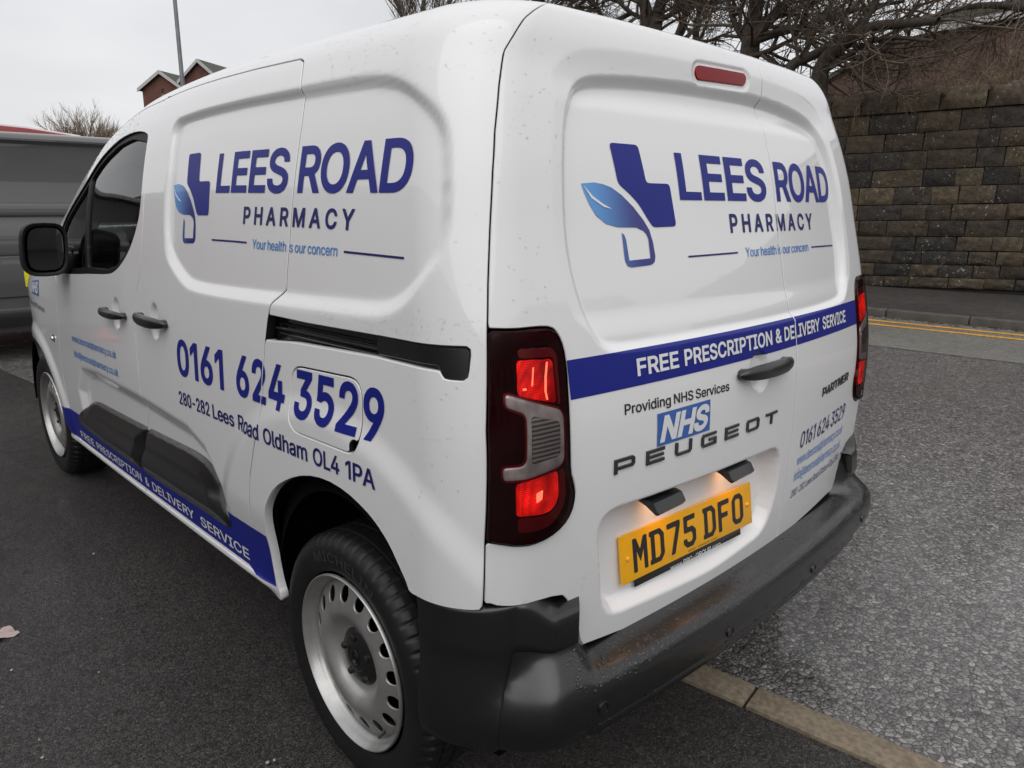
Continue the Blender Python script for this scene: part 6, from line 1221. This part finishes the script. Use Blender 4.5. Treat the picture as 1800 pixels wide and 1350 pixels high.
poly_decal('emblem',EP,LR,M['blue']); poly_decal('emblem',EL,LR,M['leaf'],colf=leafcol(lambda u:u),maxlen=.012); poly_decal('emblem_vein',EV,LR,M['wvinyl'],off=.0022)
mp2=lambda P:[(fs(x),y+.001) for x,y in P]
poly_decal('emblem',mp2(EP),LS,M['blue']); poly_decal('emblem',mp2(EL),LS,M['leaf'],colf=leafcol(lambda u:(1.622-u)/.946-.561),maxlen=.012); poly_decal('emblem_vein',mp2(EV),LS,M['wvinyl'],off=.0022)
# raised black maker's letters
def raised(name, loops_list, mapf, m, parent, th):
    mb=MB()
    for loops in loops_list:
        for vs,ts in tri_loops(loops):
            a=np.array(vs); mb.add([tuple(p) for p in mapf(a[:,0],a[:,1],np.full(len(a),th))],ts)
        for l in loops:
            a=np.array(l); n=len(l); t=mapf(a[:,0],a[:,1],np.full(n,th)); b=mapf(a[:,0],a[:,1],np.full(n,-.001))
            mb.add([tuple(p) for p in t]+[tuple(p) for p in b],[(i,n+i,n+(i+1)%n,(i+1)%n) for i in range(n)])
    return mb.build(name,m,parent,sharp=30,fixn=True)
W_=1.95
BL={'P':[[(0,0),(.26,0),(.26,.26),(1.75,.26),(1.95,.42),(1.95,.84),(1.75,1),(0,1)],[(.26,.48),(.26,.78),(1.70,.78),(1.70,.48)]],
'E':[[(0,0),(1.9,0),(1.9,.22),(.26,.22),(.26,.40),(1.8,.40),(1.8,.60),(.26,.60),(.26,.78),(1.9,.78),(1.9,1),(0,1)]],
'U':[[(.2,0),(1.7,0),(1.9,.2),(1.9,1),(1.64,1),(1.64,.22),(.26,.22),(.26,1),(0,1),(0,.2)]],
'G':[[(.2,0),(1.9,0),(1.9,.58),(.95,.58),(.95,.38),(1.64,.38),(1.64,.22),(.26,.22),(.26,.78),(1.85,.78),(1.85,1),(.2,1),(0,.8),(0,.2)]],
'O':[[(.2,0),(1.75,0),(1.95,.2),(1.95,.8),(1.75,1),(.2,1),(0,.8),(0,.2)],[(.26,.22),(.26,.78),(1.69,.78),(1.69,.22)]],
'T':[[(.82,0),(1.08,0),(1.08,.78),(1.9,.78),(1.9,1),(0,1),(0,.78),(.82,.78)]],
'A':[[(0,0),(.3,0),(.62,.3),(1.3,.3),(1.62,0),(1.9,0),(1.1,1),(.82,1)],[(.8,.48),(.96,.68),(1.12,.48)]],
'R':[[(0,0),(.26,0),(.26,.3),(1.1,.3),(1.55,0),(1.95,0),(1.5,.3),(1.75,.34),(1.95,.48),(1.95,.84),(1.75,1),(0,1)],[(.26,.50),(.26,.78),(1.70,.78),(1.70,.50)]],
'N':[[(0,0),(.26,0),(.26,.72),(1.55,0),(1.9,0),(1.9,1),(1.64,1),(1.64,.3),(.4,1),(0,1)]]}
def badge(word, s0, s1, h0, h1, hh, gapf, slant, th):
    n=len(word); lw=(s1-s0)/(n+(n-1)*gapf); out=[]
    for i,chh in enumerate(word):
        x0=s0+i*lw*(1+gapf); t=i/max(n-1,1); y0=h0+(h1-h0)*t
        lp=[]
        for k,l in enumerate(BL[chh]):
            l=[(x0+px/1.95*lw+slant*py*hh,y0+py*hh) for px,py in l]; l=l if (area(l)>0)==(k==0) else l[::-1]; lp.append(l)
        out.append(lp)
    return out
raised('maker_badge',badge('PEUGEOT',-.567,.074,.870,.8575,.031,.62,0,.004),R0,M['shiny'],rdl,.004)
raised('model_badge',badge('PARTNER',.376,.598,.866,.876,.026,.25,.10,.004),R0,M['shiny'],rdr,.003)
# number plate characters
CW={'M':[[(0,0),(13,0),(13,48),(25,20),(37,48),(37,0),(50,0),(50,79),(37,79),(25,50),(13,79),(0,79)]],
'D':[[(-3,0),(36,0),(50,15),(50,64),(36,79),(-3,79),(-3,67),(2,67),(2,12),(-3,12)],[(16,12),(16,67),(30,67),(36,60),(36,19),(30,12)]],
'7':[[(12,0),(27,0),(50,66),(50,79),(0,79),(0,66),(35,66)]],
'5':[[(12,0),(37,0),(50,13),(50,38),(37,50),(17,50),(17,66),(48,66),(48,79),(3,79),(3,37),(31,37),(36,32),(36,18),(31,13),(18,13),(14,17),(14,23),(0,23),(0,12)]],
'F':[[(0,0),(14,0),(14,34),(41,34),(41,47),(14,47),(14,66),(48,66),(48,79),(0,79)]],
'O':[[(13,0),(37,0),(50,13),(50,66),(37,79),(13,79),(0,66),(0,13)],[(18,13),(14,18),(14,61),(18,66),(32,66),(36,61),(36,18),(32,13)]]}
def flatmap(c, o=0.):
    def f(u,v,d):
        u=np.asarray(u); v=np.asarray(v); d=np.broadcast_to(d,u.shape)
        return np.array(c)+u[:,None]*np.array(ex)+v[:,None]*np.array(ez)+(d[:,None]+o)*np.array(en)
    return f
fm=flatmap(pl_c,.003); comps=[]; x=-.219
for ch in 'MD75 DFO':
    if ch==' ': x+=.022; continue
    comps+=tri_loops([[(x+px*.001,(py-39.5)*.001) for px,py in rpoly(l,3.0,2)] if k==0 else [(x+px*.001,(py-39.5)*.001) for px,py in l] for k,l in enumerate(CW[ch])]); x+=.061
lay('plate_characters',comps,fm,M['bvinyl'],plate,maxlen=.2,off=.0006)
text('plate_small_print','RRG-GROUP.com',fm,(-.02,-.051),(.10,-.051),(0,.0045),M['bvinyl'],plate,bold=0,maxlen=.2,off=.0006)
fm2=flatmap(pl_c-ez*.040,.0072)
text('carrier_lettering','www.RRG-GROUP.com',fm2,(-.098,-.031),(.105,-.031),(0,.0105),M['wvinyl'],bold=2,maxlen=.2,off=.0006)
# tyre side wall lettering
def tyremap(x0,yc,zc,r0):
    def f(u,v,d):
        q=math.pi-np.asarray(u)/r0; r=r0+np.asarray(v)
        return np.stack([np.full(q.shape,x0)-np.broadcast_to(d,q.shape),yc-r*np.cos(q)*-1*-1,zc+r*np.sin(q)],-1)
    return f
M['emboss']=mat('raised_rubber',(.034,.033,.033),.5)
for w_,yc in ((w1,.726),):
    tm=tyremap(-.884+.0045-.006,yc,.318,.262)
    text('tyre_lettering','MICHELIN',lambda u,v,d:np.stack([np.full(np.shape(u),-.8895)-np.broadcast_to(d,np.shape(u)),yc-(.252+np.asarray(v))*np.sin(np.asarray(u)/.262),.318+(.252+np.asarray(v))*np.cos(np.asarray(u)/.262)],-1),(-.13,0),(.13,0),(0,.026),M['emboss'],w_,bold=14,track=20,off=.0)
# rain drops standing on the paint and plastic
rng=np.random.default_rng(7)
dv=[];dfc=[]
ring=[(math.cos(2*math.pi*k/6),math.sin(2*math.pi*k/6)) for k in range(6)]
def drops(P,N,rad,flat=.42,drip=None):
    for p,n,r in zip(P,N,rad):
        n=Vector(n).normalized(); t=n.orthogonal().normalized(); b=n.cross(t); p=Vector(p); k=len(dv)
        sq=rng.uniform(.8,1.25)
        for rr,hh in ((1.,-.05),(.75,.62)):
            for cx_,sx_ in ring: dv.append(tuple(p+(t*cx_*sq+b*sx_/sq)*rr*r+n*(hh*flat*r)))
        dv.append(tuple(p+n*flat*r))
        for j in range(6): dfc.append((k+j,k+(j+1)%6,k+6+(j+1)%6,k+6+j)); dfc.append((k+6+j,k+6+(j+1)%6,k+12))
def scatter(mapf, n, ulo, uhi, vlo, vhi, ok, rlo=.0007, rhi=.0024, clump=0):
    if clump:
        c=np.stack([rng.uniform(ulo,uhi,clump),rng.uniform(vlo,vhi,clump)],1)[rng.integers(0,clump,n)]; u=c[:,0]+rng.normal(0,.035,n); v=c[:,1]+rng.normal(0,.05,n)
    else: u=rng.uniform(ulo,uhi,n); v=rng.uniform(vlo,vhi,n)
    k=ok(u,v); u,v=u[k],v[k]
    if not len(u): return
    P=mapf(u,v,0.); e=1e-3; N=np.cross(mapf(u+e,v,0.)-P,mapf(u,v+e,0.)-P); out_=mapf(u,v,np.full(u.shape,.01))-P
    N*=np.sign((N*out_).sum(1,keepdims=True)); rad=(rlo+(rhi-rlo)*rng.random(len(u))**2.4)
    drops(P,N,rad)
okS=lambda a,h:(s_of_y(a,h)>seam_s(h)+.006)&(sdf(a,h,ARR)>.006)&(sdf(a,h,RAIL)>.004)&(np.abs(sdf(a,h,FLAP))>.004)&(np.abs(sdf(a,h,SD))>.005)&(h>hb(a)+.01)
okR=lambda s,h:(np.abs(s)<seam_s(h)-.006)&(sdf(s,h,LAMP)>.006)&(np.abs(s-SPLIT)>.005)
scatter(LS,200,.25,.50,.66,1.30,okS,.0007,.0024,16)
scatter(LS,320,.25,.75,1.15,1.20,okS,.0007,.0019)
scatter(LS,260,.25,.9,1.62,1.78,okS,.0008,.0026)
scatter(LS,200,.9,2.9,.40,1.70,okS,.0008,.0020)
scatter(LS,360,2.0,2.75,1.66,1.76,lambda a,h:h<3,.001,.0028)
scatter(LR,150,-.80,-.62,1.18,1.72,okR,.0008,.0027,18)
scatter(LR,240,-.78,.72,.52,.70,lambda s,h:okR(s,h)&(h>.545)|(h>.60),.0008,.0026,26)
scatter(LR,220,-.66,.66,1.64,1.84,okR,.0007,.0022)
scatter(MR(.002,relief=False),90,-.84,-.70,.80,1.17,lambda s,h:sdf(s,h,LAMP)<-.01,.0006,.0015)
scatter(MS(-1,-.003,relief=False),40,.30,.52,1.10,1.15,lambda a,h:sdf(a,h,RC_)<-.004,.001,.0026)
# on the bumper
def bsurf(u,t):
    u=np.asarray(u); P=np.zeros(u.shape+(3,))
    for k in range(len(u)):
        i=int(t[k]); f=t[k]-i
        def at(j):
            uu=u[k]; sgn=-1 if uu<0 else 1; zm,om,zb,ob,os=BK[j]; ob=ob*RBL(abs(uu),zb); b=float(ss((abs(uu)*TQ-.66)/.065)); x,y,sd=planpt(abs(uu),.914+os*b,.178-(om*(1-b)+ob*b),sgn); return np.array([x,y,zm*(1-b)+zb*b])
        P[k]=at(i)*(1-f)+at(i+1)*f
    return P
MDV=(list(dv),list(dfc)); dv.clear(); dfc.clear(); nb=2600; ub=rng.uniform(-.66,.66,nb); tb=np.where(rng.random(nb)<.86,rng.uniform(1.3,6.2,nb),rng.uniform(6.2,13,nb))
Pb=bsurf(ub,tb); Nb=np.cross(bsurf(ub+.004,tb)-Pb,bsurf(ub,np.minimum(tb+.05,14.9))-Pb); Nb*=np.sign(Nb[:,1:2]*-1*1.0+Nb[:,2:3])
drops(Pb,Nb,.0013+.0036*rng.random(nb)**2.4,.5)
M['water']=glass_mat('rain_water',(.97,.97,.97),1.); M['water'].node_tree.nodes['Fresnel'].inputs['IOR'].default_value=1.24
M['water2']=glass_mat('rain_water_beads',(.97,.97,.97),1.); M['water2'].node_tree.nodes['Fresnel'].inputs['IOR'].default_value=1.42
wd=obj('rain_drops',MDV[0],MDV[1],M['water'],van); wd['kind']='stuff'
wd=obj('rain_drops',dv,dfc,M['water2'],bump); wd['kind']='stuff'
